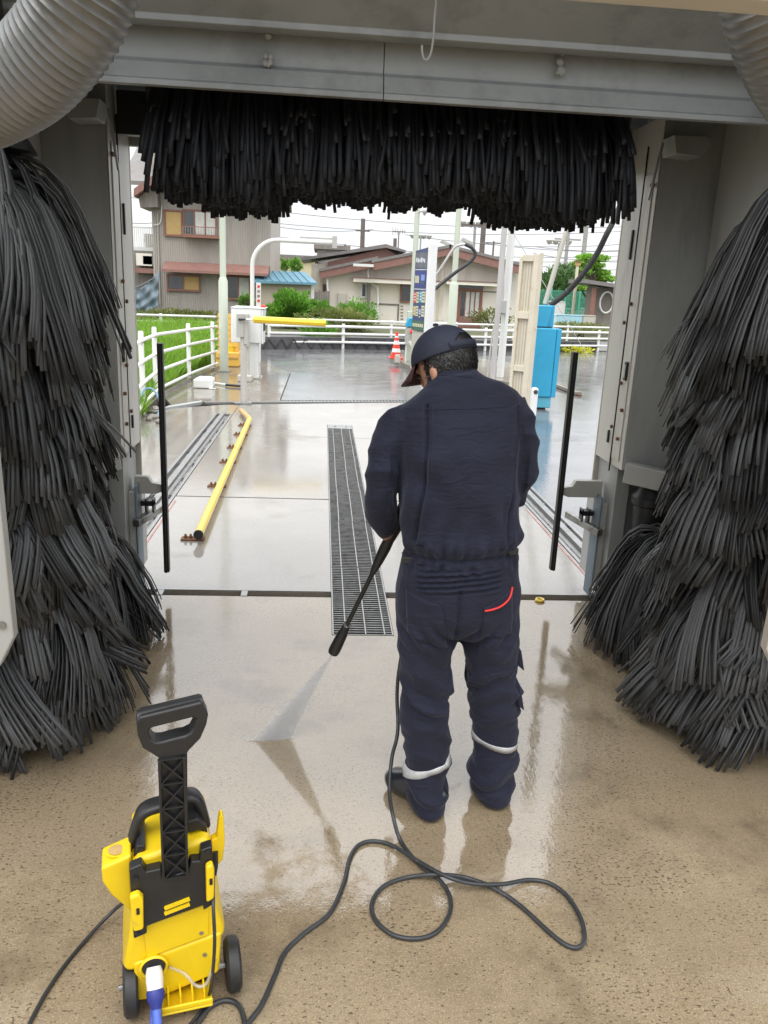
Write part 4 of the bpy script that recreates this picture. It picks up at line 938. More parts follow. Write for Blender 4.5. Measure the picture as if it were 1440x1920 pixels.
for px, py in ((258, 1604), (386, 1575), (258, 1706), (390, 1668), (256, 1690)):
    u, z = W(px, py); m = MB(); m.lathe([(.006, -.033), (.006, -.02), (.003, -.02)], (u, 0, z), 10, 'y'); m.build('screw', M['black'], fr)
# telescopic handle: flat stem with ribs, D grip
st = pz([(303, 1400), (349, 1392), (351, 1612), (306, 1616)], -.022, .012, 'handle_stem', M['black'], bevel=.002)
us, zs = W(304, 1400); ue, ze = W(350, 1612)
m = MB()
for s in (0, 1): m.box(W(303+s*43, 1500)[0]-.003, W(303+s*43, 1500)[0]+.003, -.036, -.022, ze, zs)
m.build('stem_edge', M['black'], st, bevel=.0015)
zz = [zs-(zs-ze)*i/5 for i in range(6)]; ua, ub = W(304, 1500)[0], W(348, 1500)[0]
for i in range(6):
    m = MB(); m.box(ua, ub, -.034, -.0225, zz[i]-.0018, zz[i]+.0018); m.build('stem_rib', M['black'], st)
    if i < 5:
        m = MB(); m.bar((ua, -.028, zz[i]), (ub, -.028, zz[i+1]), .003, .012, up=(0, 1, 0)); m.bar((ub, -.0285, zz[i]), (ua, -.0285, zz[i+1]), .003, .012, up=(0, 1, 0)); m.build('stem_cross_rib', M['black'], st)
# D grip as one loop: outer and inner outlines
O_ = WP((262, 1332), (268, 1326), (374, 1312), (385, 1336), (382, 1352), (372, 1374), (352, 1392), (346, 1400), (305, 1404), (296, 1396), (272, 1378), (264, 1356))
I_ = WP((284, 1348), (290, 1346), (356, 1337), (363, 1340), (360, 1352), (354, 1362), (344, 1366), (330, 1367), (305, 1371), (294, 1370), (287, 1364), (284, 1356))
m = MB(); n = 12; va, vb = -.028, .018
V = [(u, v, z) for v in (va, vb) for L_ in (O_, I_) for u, z in L_]
F = []
for i in range(n):
    j = (i+1) % n
    F += [(i, j, n+j, n+i), (2*n+j, 2*n+i, 3*n+i, 3*n+j), (j, i, 2*n+i, 2*n+j), (n+i, n+j, 3*n+j, 3*n+i)]
m.add(V, F); m.build('handle_grip', M['black'], pw, bevel=.006, seg=3)
a, b = W(266, 1334), W(378, 1320); m = MB(); m.tube([(a[0], -.004, a[1]-.006), (b[0], -.004, b[1]-.006)], .021, 14); m.build('grip_bar', M['black'], pw)
# fixed carry handle on the housing's top
P1 = curve_pts([(*W(250, 1598), .06), (*W(262, 1558), .06), (*W(278, 1534), .06), (*W(330, 1526), .06), (*W(362, 1520), .06), (*W(378, 1536), .06), (*W(390, 1576), .06)], 5)
m = MB(); Q = [Vector((p[0], p[2]+.02, p[1])) for p in P1]; etube(m, Q, [(.012, .026)]*len(Q), 14, ref=(0, 1, 0), sq=3)
m.build('carry_handle', M['black'], pw, smooth=60)
pz([(252, 1598), (276, 1590), (276, 1572), (262, 1570)], .02, .12, 'handle_root', M['black'], bevel=.004); pz([(352, 1568), (376, 1564), (392, 1578), (388, 1560), (372, 1542), (352, 1546)], .03, .10, 'handle_root', M['black'], bevel=.004)
# wheels
for s, u, v in ((-1, -.120, .02), (1, .128, .03)):
    wl_ = bpy.data.objects.new('wheel', None); link(wl_, pw); wl_.location = (u, v, .066)
    m = MB(); m.lathe([(.045, -.017), (.058, -.018), (.0655, -.012), (.0665, 0), (.0655, .012), (.058, .018), (.045, .017)], (0, 0, 0), 30, 'x'); m.build('tyre', M['rubber'], wl_)
    m = MB(); m.lathe([(.012, -.019), (.018, -.014), (.046, -.013), (.046, .013), (.018, .014), (.012, .019)], (0, 0, 0), 24, 'x'); m.build('rim', M['black'], wl_)
m = MB(); m.tube([(-.15, .025, .066), (.15, .03, .066)], .007, 8); m.build('axle', M['steel'], pw)
# water inlet: recess, white connector, blue collar
u, z = W(288, 1790)
m = MB(); m.lathe([(.031, -.004), (.034, -.012), (.030, -.016), (.027, -.010), (.026, .012)], (u, -.002, z), 24, 'y'); inl = m.build('inlet_ring', M['yellow'], pw)
m = MB(); m.lathe([(.0, -.013), (.026, -.0125)], (u, -.002, z), 24, 'y'); m.build('inlet_hollow', M['black'], inl)
XF = Matrix.Translation(WO) @ Matrix.Rotation(WR, 4, 'Z')
c0 = XF @ Vector((u, -.010, z)); dwn = (XF.to_3x3() @ Vector((.02, -.55, -.62))).normalized()
hb_ = thing('water_hose', 'blue water hose plugged into the washer with a white connector', 'hose', c0)
m = MB(); m.tube([c0-c0, dwn*.014, dwn*.028, dwn*.052, dwn*.053], [.017, .020, .0205, .019, .015], 20); m.build('connector', M['white_pl'], hb_)
m = MB(); m.tube([dwn*.048, dwn*.056, dwn*.070, dwn*.080, dwn*.09], [.019, .0215, .020, .015, .0125], 20); m.build('collar', M['blue_dark'], hb_)
e = c0+dwn*.08; g_ = G(290, 1935)
P = curve_pts([e-c0, e+dwn*.06-c0, Vector((g_.x-.002, g_.y+.02, .05))-c0, Vector((g_.x, g_.y-.04, .013))-c0, Vector((g_.x-.02, g_.y-.25, .012))-c0, Vector((g_.x-.1, g_.y-.6, .012))-c0], 8)
m = MB(); m.tube(P, .0105, 14); m.build('tube', M['blue_hose'], hb_)

# ---- hoses and cables
def cable(name, label, cat, pts, r, mt, n=10, res=10):
    o0 = Vector(pts[0]); o0.z = 0; m = MB(); m.tube([p-o0 for p in curve_pts(pts, res)], r, n); o = m.build(name, mt, None, smooth=60); o.location = o0; return tag(o, label, cat)
def gz(px, py, z=.0075): p = G(px, py, z); return p
hp_ = [HOSE_TOP, HOSE_TOP+Vector((.01, .02, -.15)), Vector((.30, 2.60, .42)), A(746, 1368, 2.52), A(735, 1420, 2.45), A(730, 1480, 2.36), A(737, 1530, 2.27), gz(752, 1578), gz(785, 1620), gz(822, 1648, .012), gz(843, 1680), gz(842, 1715), gz(818, 1748), gz(780, 1760), gz(735, 1752), gz(702, 1722), gz(699, 1688), gz(722, 1660), gz(765, 1645), gz(815, 1640, .024), gz(870, 1645, .012),
       gz(925, 1665, .012), gz(975, 1698), gz(1030, 1748), gz(1062, 1772), gz(1085, 1776), gz(1096, 1758), gz(1088, 1720), gz(1063, 1680), gz(1030, 1656), gz(990, 1650), gz(940, 1658, .020), gz(880, 1656, .026), gz(830, 1640, .036), gz(780, 1612, .022), gz(735, 1585, .010), gz(700, 1577), gz(672, 1585), gz(655, 1612), gz(645, 1655), gz(618, 1712), gz(570, 1750), gz(535, 1785), gz(515, 1830), gz(490, 1885), gz(462, 1925), gz(440, 1985), gz(400, 2040)]
cable('pressure_hose', 'black pressure hose looped on the floor behind the worker\'s feet', 'hose', hp_, .0066, M['hose'])
cd = XF @ Vector((*[W(405, 1622)[0]], .03, W(405, 1622)[1]))
pc = [cd, cd+Vector((-.002, -.02, -.05)), A(400, 1700, 1.58), A(402, 1780, 1.56), gz(392, 1868, .03), gz(370, 1905, .006), gz(345, 1935, .006), gz(310, 1990, .006)]
pcab = cable('power_cable', 'thin black cable hanging from the washer\'s right side to the floor', 'cable', pc, .0042, M['hose'])
m = MB(); o0 = Vector(pc[0]); o0.z = 0; m.tube([cd-o0+Vector((0, 0, .02)), cd-o0+Vector((0, -.004, -.02)), cd-o0+Vector((0, -.012, -.04))], [.008, .008, .005], 10); m.build('strain_relief', M['black'], pcab)
cable('cord', 'black cord running from behind the washer to the lower left corner', 'cable', [XF @ Vector((-.10, .12, .20)), gz(236, 1692, .09), gz(205, 1715, .03), gz(150, 1775, .006), gz(100, 1840, .006), gz(60, 1910, .006), gz(40, 1960, .006), gz(20, 2040, .006)], .0052, M['hose'])
cable('hose_bend', 'black hose bending over itself at the bottom edge beside the washer', 'hose', [gz(330, 1990), gz(368, 1925), gz(392, 1890), gz(420, 1876), gz(444, 1882), gz(456, 1905), gz(458, 1940), gz(450, 1990)], .0066, M['hose'])
cable('drain_tube', 'thin clear tube curving under the washer\'s foot tray', 'tube', [XF @ Vector((-.03, -.005, .13)), A(345, 1825, 1.55), A(368, 1848, 1.54), A(388, 1842, 1.55), XF @ Vector((.085, .01, .12))], .004, M['clear'])
# ================================================================== yard furniture
def local(name, label, cat, p, group=None):
    """thing at floor point p; returns (thing, offset matrix)"""
    t = thing(name, label, cat, (p[0], p[1], 0), 0, group); return t, Matrix.Translation((-p[0], -p[1], 0))
# ---- pipe fence beside the grass
def pipe_fence(label, posts, heights, rails, rp, rr, clamps=True, over=.25):
    t, X = local('pipe_fence', label, 'fence', posts[0])
    for (x, y), h in zip(posts, heights):
        m = MB(); m.tube([(x, y, -.1), (x, y, h-.015), (x, y, h)], [rp, rp, rp*.8], 12); m.build('post', M['white'], t, xf=X)
    for k, zr in enumerate(rails):
        P = []
        for i, ((x, y), h) in enumerate(zip(posts, heights)): P.append(Vector((x+rp*.9, y-rp*.4, zr*h/heights[0])))
        P = [P[0]+(P[0]-P[1])*over]+P+[P[-1]+(P[-1]-P[-2])*over*.5]
        Q = []
        for i in range(len(P)-1): Q += [P[i].lerp(P[i+1], .06), P[i].lerp(P[i+1], .94)]
        m = MB(); m.tube([P[0]]+Q+[P[-1]], rr, 10); rl = m.build('rail', M['white'], t, xf=X, smooth=50)
        if clamps:
            for p in P[1:-1]:
                m = MB(); m.tube([p+Vector((.0, -.05, 0)), p+Vector((.0, -.035, 0))], rr*1.06, 10); m.box(p.x-.01, p.x+.012, p.y-.055, p.y-.03, p.z-rr-.015, p.z-rr+.005); m.build('clamp', M['steel'], rl, xf=X)
pipe_fence('cream white pipe fence with four rails along the edge of the tall grass', [(-2.20, 9.0), (-2.36, 10.85), (-2.46, 12.2), (-2.34, 14.5), (-2.16, 16.3)], [1.06, 1.06, 1.04, .99, .95], [.95, .68, .41, .14], .036, .025)
# ---- kerb stones under the fence
kt, X = local('kerb_edging', 'rough dark concrete edging along the foot of the pipe fence', 'kerb', (-2.4, 10))
for i, (a, b) in enumerate([((-2.18, 7.2), (-2.2, 8.9)), ((-2.2, 8.95), (-2.36, 10.9)), ((-2.37, 10.95), (-2.44, 12.2)), ((-2.45, 12.25), (-2.34, 14.5)), ((-2.33, 14.55), (-2.18, 16.2)), ((-2.17, 16.25), (-1.95, 18.6))]):
    m = MB(); m.bar((a[0]-.06, a[1], -.02), (b[0]-.06, b[1], -.02), .20, .16); m.build('kerb_stone', M['pad'], kt, xf=X, bevel=.012)
for i in range(9):
    c = G(rnd.uniform(262, 300), rnd.uniform(765, 800)); m = MB(); ellipsoid(m, (c.x, c.y, .02), (rnd.uniform(.04, .11), rnd.uniform(.04, .09), rnd.uniform(.02, .05)), None, 7, 5); m.build('stone', M['pad'], kt, xf=X, smooth=0)
# ---- light blue hose looped over the fence
M['pale_blue'] = mat('pale_blue_hose', (.22, .40, .55), .45, var=.1)
P = [A(252, 792, 10.2), A(262, 765, 10.6), A(268, 735, 10.72), A(280, 728, 10.76), A(291, 735, 10.76), A(299, 752, 10.7), A(299, 770, 10.6), A(292, 781, 10.5), A(274, 785, 10.4), A(258, 798, 10.2), A(244, 800, 10.0), A(230, 812, 9.8)]
cable('garden_hose', 'light blue hose looped over the bottom rail of the pipe fence', 'hose', P, .014, M['pale_blue'], 8, 8)
# ---- white tray and stick on the pad
c = G(382, 730); t, X = local('plastic_tray', 'white plastic box lying on the wet pad beside the fence', 'box', c)
x0, x1, z0, z1 = RC(362, 712, 399, 731, c.y)
m = MB(); m.prism([(x0, c.y), (x1, c.y), (x1-.02, c.y+.42), (x0+.03, c.y+.42)], .013, .16); m.build('box_body', M['white_clean'], t, xf=X, bevel=.02)
m = MB(); m.prism([(x0+.03, c.y+.06), (x1-.04, c.y+.06), (x1-.05, c.y+.37), (x0+.06, c.y+.37)], .155, .175); m.build('box_lid', M['white_clean'], t, xf=X, bevel=.01)
m = MB(); m.box(x1-.06, x1+.05, c.y-.06, c.y-.01, .013, .03); m.build('box_foot', M['white_pl'], t, xf=X, bevel=.005)
a, b = G(402, 718, .04), G(428, 722, .04); e = G(452, 724, .04)
t, X = local('broom', 'white stick with a black end lying on the wet pad', 'stick', a)
m = MB(); m.tube([a, b], .016, 10); m.build('stick', M['white'], t, xf=X)
m = MB(); m.tube([b-(e-b)*.2, e], .020, 10); m.build('grip', M['black'], t, xf=X)
# ---- pale green lamp pole
def octpole(name, label, base, rb, hb, rt, ht, mt, n=8, cat='pole', lean=(0, 0)):
    t, X = local(name, label, cat, base); x, y = base[0], base[1]
    m = MB(); m.tube([(x, y, 0), (x, y, hb), (x, y, hb+rb*.8)], [rb, rb, rt*1.02], 18); m.build('base_shaft', mt, t, xf=X)
    m = MB(); m.tube([(x, y, hb+rb*.5), (x+lean[0], y+lean[1], ht)], [rt, rt*.85], 16); m.build('upper_shaft', mt, t, xf=X)
    m = MB(); m.box(x-rb*1.5, x+rb*1.5, y-rb*1.5, y+rb*1.5, 0.0, .03); m.build('base_plate', M['steel'], t, xf=X); return t, X
c = G(420, 698); octpole('lamp_pole', 'pale green steel pole standing in front of the yellow plastic bin', c, .088, A(420, 527, c.y).z, .060, 5.5, M['palegreen'])
# ---- yellow plastic bin behind the pole
c = Vector((-1.98, 17.1, 0)); t, X = local('plastic_bin', 'tall orange yellow plastic bin behind the pale green pole', 'bin', c)
x0, x1, z0, z1 = RC(406, 591, 447, 692, 17.1)
m = MB(); m.prism([(x0+.02, z0+.35), (x1, z0+.35), (x1, z1), (x0+.05, z1)], 17.1, 17.9, 'xz'); m.build('upper_body', M['orange_pl'], t, xf=X, bevel=.03)
m = MB(); m.prism([(x0-.02, .01), (x1+.02, .01), (x1+.02, z0+.36), (x0-.02, z0+.36)], 17.0, 17.95, 'xz'); m.build('lower_body', M['orange_pl'], t, xf=X, bevel=.03)
for k in range(6):
    z = z0+.45+k*.115; m = MB(); m.box(x0+.03, x1-.02, 17.088, 17.10, z, z+.10); m.build('panel_rib', M['orange_pl'], t, xf=X, bevel=.012)
    m = MB(); m.box(x0-.005, x0+.04, 17.06, 17.11, z+.02, z+.05); m.build('side_notch', M['wood_yellow'], t, xf=X, bevel=.005)
m = MB(); m.box(x1-.23, x1-.10, 17.06, 17.08, z0+.28, z0+.50); m.build('latch', M['yellow_paint'], t, xf=X, bevel=.01)
m = MB(); m.box(x0, x1, 16.985, 17.0, .18, .21); m.build('seam', M['wood_yellow'], t, xf=X)
# ---- payment kiosk
c = Vector((-1.35, 15.0, 0)); t, X = local('payment_kiosk', 'white metal kiosk cabinet on a post beside the yellow barrier arm', 'kiosk', c)
x0, x1, z0, z1 = RC(433, 578, 490, 643, 15.0)
m = MB(); m.prism([(15.0, z0), (15.0, z1), (15.75, z1+.02), (15.55, z0)], x0, x1, 'yz'); m.build('cabinet', M['white_clean'], t, xf=X, bevel=.015)
m = MB(); m.prism([(x0-.005, z1), (x1+.06, z1), (x1+.06, z1+.014), (x0-.005, z1+.014)], 14.985, 15.85, 'xz'); m.build('cabinet_roof', M['white_clean'], t, xf=X, bevel=.006)
m = MB(); m.prism([(14.99, z0-.01), (14.99, z1-.02), (15.85, z1-.02), (15.60, z0+.30), (15.60, z0-.01)], x1+.002, x1+.028, 'yz'); m.build('side_shield', M['white_clean'], t, xf=X, bevel=.006)
m = MB(); m.box(x1+.03, x1+.05, 15.1, 15.3, z0+.22, z0+.42); m.build('slot_panel', M['black'], t, xf=X, bevel=.004)
px0, px1, _, _ = RC(466, 650, 483, 710, 15.0)
m = MB(); m.box(px0, px1, 15.05, 15.35, .03, z0); m.build('pedestal', M['white_clean'], t, xf=X, bevel=.01)
m = MB(); m.box(px0-.04, px1+.06, 15.0, 15.4, .012, .035); m.build('foot_plate', M['cream'], t, xf=X, bevel=.005)
for s in (0, 1):
    m = MB(); m.lathe([(.014, .035), (.014, .06), (.007, .06), (.007, .075)], (px0-.02+s*(px1-px0+.06), 15.02, 0), 6); m.build('anchor_bolt', M['steel'], t, xf=X)
q0, q1, q2, q3 = RC(451, 590, 466, 650, 14.6)
t2, X2 = local('gate_motor_box', 'beige grey control box and column in front of the white kiosk', 'control box', (q0, 14.6))
m = MB(); m.box(q0, q1, 14.6, 14.9, q2, q3); m.build('box', M['cream'], t2, xf=X2, bevel=.01)
m = MB(); m.box(q0+.02, q1, 14.65, 14.85, .012, q2); m.build('column', M['cream'], t2, xf=X2, bevel=.008)
m = MB(); m.box(q0-.05, q1+.06, 14.5, 14.92, .012, .12); m.build('plinth', M['cream'], t2, xf=X2, bevel=.012)
m = MB(); m.lathe([(.05, z1), (.05, z1+.03), (.03, z1+.045)], (-1.10, 15.3, .02), 16); m.build('warning_lamp', M['cone_red'], t, xf=X)
# ---- barrier with yellow arm
c = G(457, 757); t, X = local('barrier_gate', 'grey barrier post with a yellow foam arm held level across the lane', 'barrier', c); yb = c.y
m = MB(); zt = A(457, 632, yb).z; m.tube([(c.x, yb, 0), (c.x, yb, zt)], .045, 16); m.build('post', M['grey_pipe'], t, xf=X)
m = MB(); m.box(c.x-.14, c.x+.12, yb-.08, yb+.08, 0, .025); m.build('base_plate', M['steel'], t, xf=X, bevel=.004)
b0, b1, b2, b3 = RC(444, 588, 466, 632, yb)
m = MB(); m.box(b0, b1-.06, yb-.07, yb+.07, b2, b3); m.box(b1-.062, b1, yb-.06, yb+.06, b2-.1, b3); bx2 = m.build('motor_head', M['grey_box'], t, xf=X, bevel=.008)
p = A(447, 599, yb-.1); q = A(475, 599, yb-.1); e = A(611, 606, yb-.1)
m = MB(); m.tube([p, p.lerp(q, .5)], [.018, .012], 10); m.build('arm_hub', M['black'], t, xf=X)
m = MB(); m.tube([p.lerp(q, .4), q+(q-p)*.3], .012, 10); m.build('arm_rod', M['white'], t, xf=X)
m = MB(); m.tube([q, q+(e-q)*.01, e-(e-q)*.01, e], [.038, .050, .050, .042], 8); m.build('arm_sleeve', M['yellow_paint'], t, xf=X)
# ---- height gauge arch
c = Vector((-1.12, 18.0, 0)); x_ = A(473, 560, 18).x
t, X = local('height_gauge', 'white bent pipe arch with a small plate at the end above the kiosk', 'height gauge', (x_, 18))
zz = A(540, 451, 18).z; e = A(626, 455, 18).x; rr = .55
P = [(x_, 18, 0), (x_, 18, zz-rr)]+[(x_+rr-rr*math.cos(k*PI/16), 18, zz-rr+rr*math.sin(k*PI/16)) for k in range(1, 9)]+[(e, 18, zz)]
m = MB(); m.tube(P, .045, 14); m.build('pipe', M['white'], t, xf=X, smooth=60)
g0_, g1_, g2_, g3_ = RC(623, 443, 632, 466, 18); m = MB(); m.box(g0_, g1_, 17.9, 18.1, g2_, g3_); m.build('end_plate', M['grey_box'], t, xf=X, bevel=.005)
m = MB(); m.bar((x_+1.0, 18, zz+.075), (e-.02, 18, zz+.075), .03, .03); m.build('cable_tray', M['grey_box'], t, xf=X)
g0_, g1_, g2_, g3_ = RC(480, 530, 489, 575, 18.2); t, X = local('notice_post', 'narrow white notice strip with red marks behind the kiosk', 'notice', (g0_, 18.2))
m = MB(); m.box(g0_, g1_, 18.2, 18.23, 0.0, g3_); m.build('board', M['white_clean'], t, xf=X, bevel=.004)
for k in range(4): m = MB(); m.box(g0_+.03, g1_-.02, 18.19, 18.197, g2_+.1+k*.1, g2_+.15+k*.1); m.build('print_mark', M['cone_red'] if k in (0, 3) else M['redline'], t, xf=X)

# ---- island with signs, poles, cone
isl = MB(); isl.prism([(1.72, 20.6), (1.86, 18.2), (2.12, 16.8), (3.0, 16.0), (3.6, 15.2), (4.0, 15.4), (4.6, 19.4), (3.0, 22.0), (1.9, 22.2)], -.05, .11)
tag(isl.build('pavement', M['pad'], bevel=.02), kind='structure')
# cone
c = G(742, 672, .11); t, X = local('traffic_cone', 'red traffic cone with white bands at the corner of the kerb', 'cone', c); h = .60
m = MB(); m.prism([(c.x-.17, c.y-.17), (c.x+.17, c.y-.17), (c.x+.17, c.y+.17), (c.x-.17, c.y+.17)], .11, .14); m.build('base', M['cone_red'], t, xf=X, bevel=.01)
cn = lambda z: .125*(1-z/h)+.025*z/h
def ring(za, zb, name, mt, r=1.0): m = MB(); m.lathe([(cn(za)*r, .14+za), (cn(zb)*r, .14+zb)], (c.x, c.y, 0), 20); m.build(name, mt, t, xf=X)
for za, zb, mt in ((0, .12, 'cone_red'), (.12, .21, 'white_clean'), (.21, .30, 'cone_red'), (.30, .39, 'white_clean'), (.39, .46, 'cone_red'), (.46, .50, 'white_clean'), (.50, .60, 'cone_red')): ring(za, zb, 'cone_band', M[mt])
c2 = G(745, 680, .11); t, X = local('concrete_block', 'small cream block standing in front of the traffic cone', 'block', c2)
m = MB(); m.box(c2.x-.06, c2.x+.06, c2.y-.05, c2.y+.06, .11, .26); m.build('block', M['cream'], t, xf=X, bevel=.008); m = MB(); m.box(c2.x-.05, c2.x+.05, c2.y-.04, c2.y+.05, .26, .29); m.build('cap', M['cream_rust'], t, xf=X, bevel=.006)
# price sign
sy = 17.2; M['sign_blue'] = mat('sign_blue', (.045, .065, .16), .35, var=.06); M['sign_navy'] = mat('sign_navy_panel', (.035, .045, .22), .35); M['sign_grey'] = mat('sign_grey', (.14, .15, .18), .4, var=.25, vscale=3)
M['s_red'] = mat('print_red', (.60, .07, .04), .45); M['s_cyan'] = mat('print_cyan', (.10, .42, .58), .45); M['s_cream'] = mat('print_cream', (.62, .60, .42), .5, var=.1); M['s_ochre'] = mat('print_ochre', (.45, .34, .08), .5); M['s_green'] = mat('print_green', (.06, .13, .09), .5); M['s_lblue'] = mat('print_light_blue', (.22, .30, .62), .45); M['s_white'] = mat('print_white', (.72, .74, .78), .5)
bl = A(777, 619, sy); tl = A(779, 481, sy); tr_ = A(804.5, 463, sy-.55); br_ = A(801, 621, sy-.55)
rz_ = math.atan2(tr_.y-tl.y, tr_.x-tl.x)
t = thing('price_sign', 'tall blue price board with coloured price panels standing on the kerb island', 'sign', (tl.x, tl.y, 0), rz_)
Wd = math.hypot(tr_.x-tl.x, tr_.y-tl.y); zb_, zt_ = bl.z, tr_.z
m = MB(); m.prism([(0, zb_), (Wd, zb_), (Wd, zt_), (0, zt_-.06)], 0, .10, 'xz'); bd_ = m.build('board', M['sign_blue'], t, bevel=.006)
m = MB(); m.box(Wd+.002, Wd+.11, -.02, .14, .1, zt_+.06); m.build('side_post', M['white_clean'], t, bevel=.008)
m = MB(); m.box(-.02, Wd+.06, .02, .12, .1, zb_-.01); m.build('lower_skirt', M['cream'], t, bevel=.006)
H_ = zt_-zb_; yv = lambda a: zt_-H_*a
def pr(u0, u1, a, b, mt, par=bd_, nm='print_panel', th=.004, base=0): m = MB(); m.box(Wd*u0, Wd*u1, -th-base, -.0005-base, yv(b), yv(a)); return m.build(nm, M[mt], par)
pr(.06, .94, .06, .24, 'sign_grey'); pr(.05, .92, .258, .266, 's_white'); pr(.06, .90, .285, .47, 'sign_navy'); pr(.05, .92, .49, .498, 's_white')
for k in range(6): pr(.10+.12*k, .18+.12*k, .12+.008*(k % 3), .17+.01*(k % 2), 's_white', nm='worn_mark', base=.0042)
for k in range(4): pr(.09+.08*k, .15+.08*k, .33+.01*(k % 2), .42, 's_cream', nm='letter_mark', base=.0042)
pr(.54, .82, .32, .39, 's_lblue', nm='letter_mark', base=.0042); pr(.54, .80, .405, .43, 's_green', nm='letter_mark', base=.0042)
for (u0, u1, a, b, mt) in ((.05, .25, .53, .66, 's_red'), (.25, .44, .53, .66, 's_cream'), (.50, .68, .52, .65, 's_cyan'), (.68, .92, .52, .65, 's_cream'), (.05, .25, .70, .82, 's_ochre'), (.25, .44, .70, .82, 's_cream'), (.50, .66, .73, .79, 's_lblue'), (.68, .92, .69, .82, 's_cream')):
    p_ = pr(u0, u1, a, b, mt)
    for k in range(3): pr(u0+.03, u1-.03, a+.02+.035*k, a+.032+.035*k, 'sign_grey' if mt == 's_cream' else 's_white', nm='line_mark', base=.0042)
pr(.0, 1.0, .875, .995, 's_green')
for k in range(6): pr(.08+.14*k, .18+.14*k, .91, .95, 's_cream', nm='letter_mark', base=.0042)
# poles by the sign
def pole(label, px0, py0, px1, py1, Y, r, mt, zb=0, name='pole', n=12, top=None):
    a = A(px1, py1, Y); b = A(px0, py0, Y); xb = a.x+(a.x-b.x)*0; t, X = local(name, label, 'pole', (a.x, Y))
    m = MB(); m.tube([(a.x, Y, zb), (a.x, Y, b.z+1.5)], r, n); m.build('shaft', mt, t, xf=X); return t, X, a, b
t, X, a, b = pole('thin pale pole rising just left of the blue price sign', 779, 395, 770, 640, 19, .062, M['palegreen']); m = MB(); m.box(a.x-.11, a.x+.11, 18.9, 19.1, .1, A(770, 584, 19).z); m.build('base_box', M['palegreen'], t, xf=X, bevel=.01)
m = MB(); q = A(786, 398, 19); m.tube([(a.x, 19, q.z), (q.x+.1, 18.8, q.z+.02)], .02, 6); m.lathe([(.02, -.08), (.06, 0), (.05, .04)], (q.x+.1, 18.8, q.z), 10); m.build('flood_light', M['grey_box'], t, xf=X)
c = G(845, 652); octpole('lamp_pole', 'stout pale green pole in front of the white house door', (A(847, 600, 21).x, 21), .112, A(850, 535, 21).z, .074, 7, M['palegreen'])
t, X, a, b = pole('thin grey conduit pole left of the white steel column', 941, 420, 923, 715, 15.6, .055, M['grey_pipe']); 
t, X, a, b = pole('white steel column beside the grey conduit pole', 953, 420, 937, 712, 16.0, .075, M['white'], n=4)
m = MB(); z = A(938, 575, 15.9).z; m.box(a.x-.14, a.x-.02, 15.84, 15.98, z-.12, z+.12); m.build('junction_box', M['grey_box'], t, xf=X, bevel=.006)
P = curve_pts([Vector((a.x-.13, 15.9, 4.5)), Vector((a.x-.16, 15.9, 2.8)), Vector((a.x-.10, 15.9, 1.9)), Vector((a.x-.08, 15.9, z+.12))], 8); m = MB(); m.tube(P, .018, 6); m.build('conduit', M['grey_pipe'], t, xf=X)
P = curve_pts([Vector((a.x-.08, 15.9, z-.12)), Vector((a.x-.22, 15.9, z-.35)), Vector((a.x-.26, 15.9, .6)), Vector((a.x-.28, 15.9, .1))], 8); m = MB(); m.tube(P, .018, 6); m.build('conduit', M['grey_pipe'], t, xf=X)
# coin vacuum by the sign
c = Vector((A(768, 640, 18.6).x-.02, 18.6)); t, X = local('coin_vacuum', 'small vacuum stand with a blue top and red knob beside the price sign', 'vacuum', c)
v0, v1, v2, v3 = RC(762, 597, 777, 612, 18.6)
m = MB(); m.prism([(v0-.02, v2), (v1, v2-.02), (v1, v3+.02), (v0+.04, v3)], 18.5, 18.8, 'xz'); m.build('top_cover', M['cyan'], t, xf=X, bevel=.01)
m = MB(); m.box(v0, v1, 18.52, 18.78, .5, v2-.02); m.build('body', M['grey_box'], t, xf=X, bevel=.01)
m = MB(); m.lathe([(.02, -.05), (.05, -.03), (.06, 0), (.05, .03), (.02, .05)], (v1-.05, 18.46, v2-.11), 12); m.build('knob', M['cone_red'], t, xf=X)
for s in (0, 1): m = MB(); m.bar((v0+.02+s*(v1-v0-.04), 18.6, .1), (v0+.02+s*(v1-v0-.04), 18.6, .52), .03, .03); m.build('leg', M['white'], t, xf=X)
for k in range(6): m = MB(); m.bar((v0+.03+k*.03, 18.5, .5), (v0+.03+k*.03, 18.5, .72), .008, .008); m.build('basket_wire', M['white'], t, xf=X)
P = curve_pts([A(776, 612, 18.3), A(782, 640, 18.2), A(786, 665, 18.2), A(776, 688, 18.2)], 6); m = MB(); m.tube(P, .035, 8); m.build('suction_hose', M['cream'], t, xf=X)
m = MB(); m.bar(A(768, 640, 18.2), A(780, 662, 18.2), .05, .05); m.build('brace', M['white'], t, xf=X)
# vacuum hose boom behind the sign
P = curve_pts([A(803, 552, 17.5), A(830, 530, 17.6), A(858, 508, 17.6), A(880, 492, 17.6), A(891, 478, 17.6), A(886, 466, 17.6), A(872, 458, 17.6)], 6)
t = cable('vacuum_hose', 'dark hose curving up behind the pale green pole', 'hose', P, .038, M['hose'], 8, 1)
P = curve_pts([A(872, 458, 17.6), A(855, 462, 17.6), A(845, 474, 17.6), A(825, 505, 17.6), A(806, 532, 17.6)], 6); cable('hose_boom', 'thin pale pipe bending down to the price sign behind the pale pole', 'pipe', P, .026, M['grey_pipe'], 8, 1)
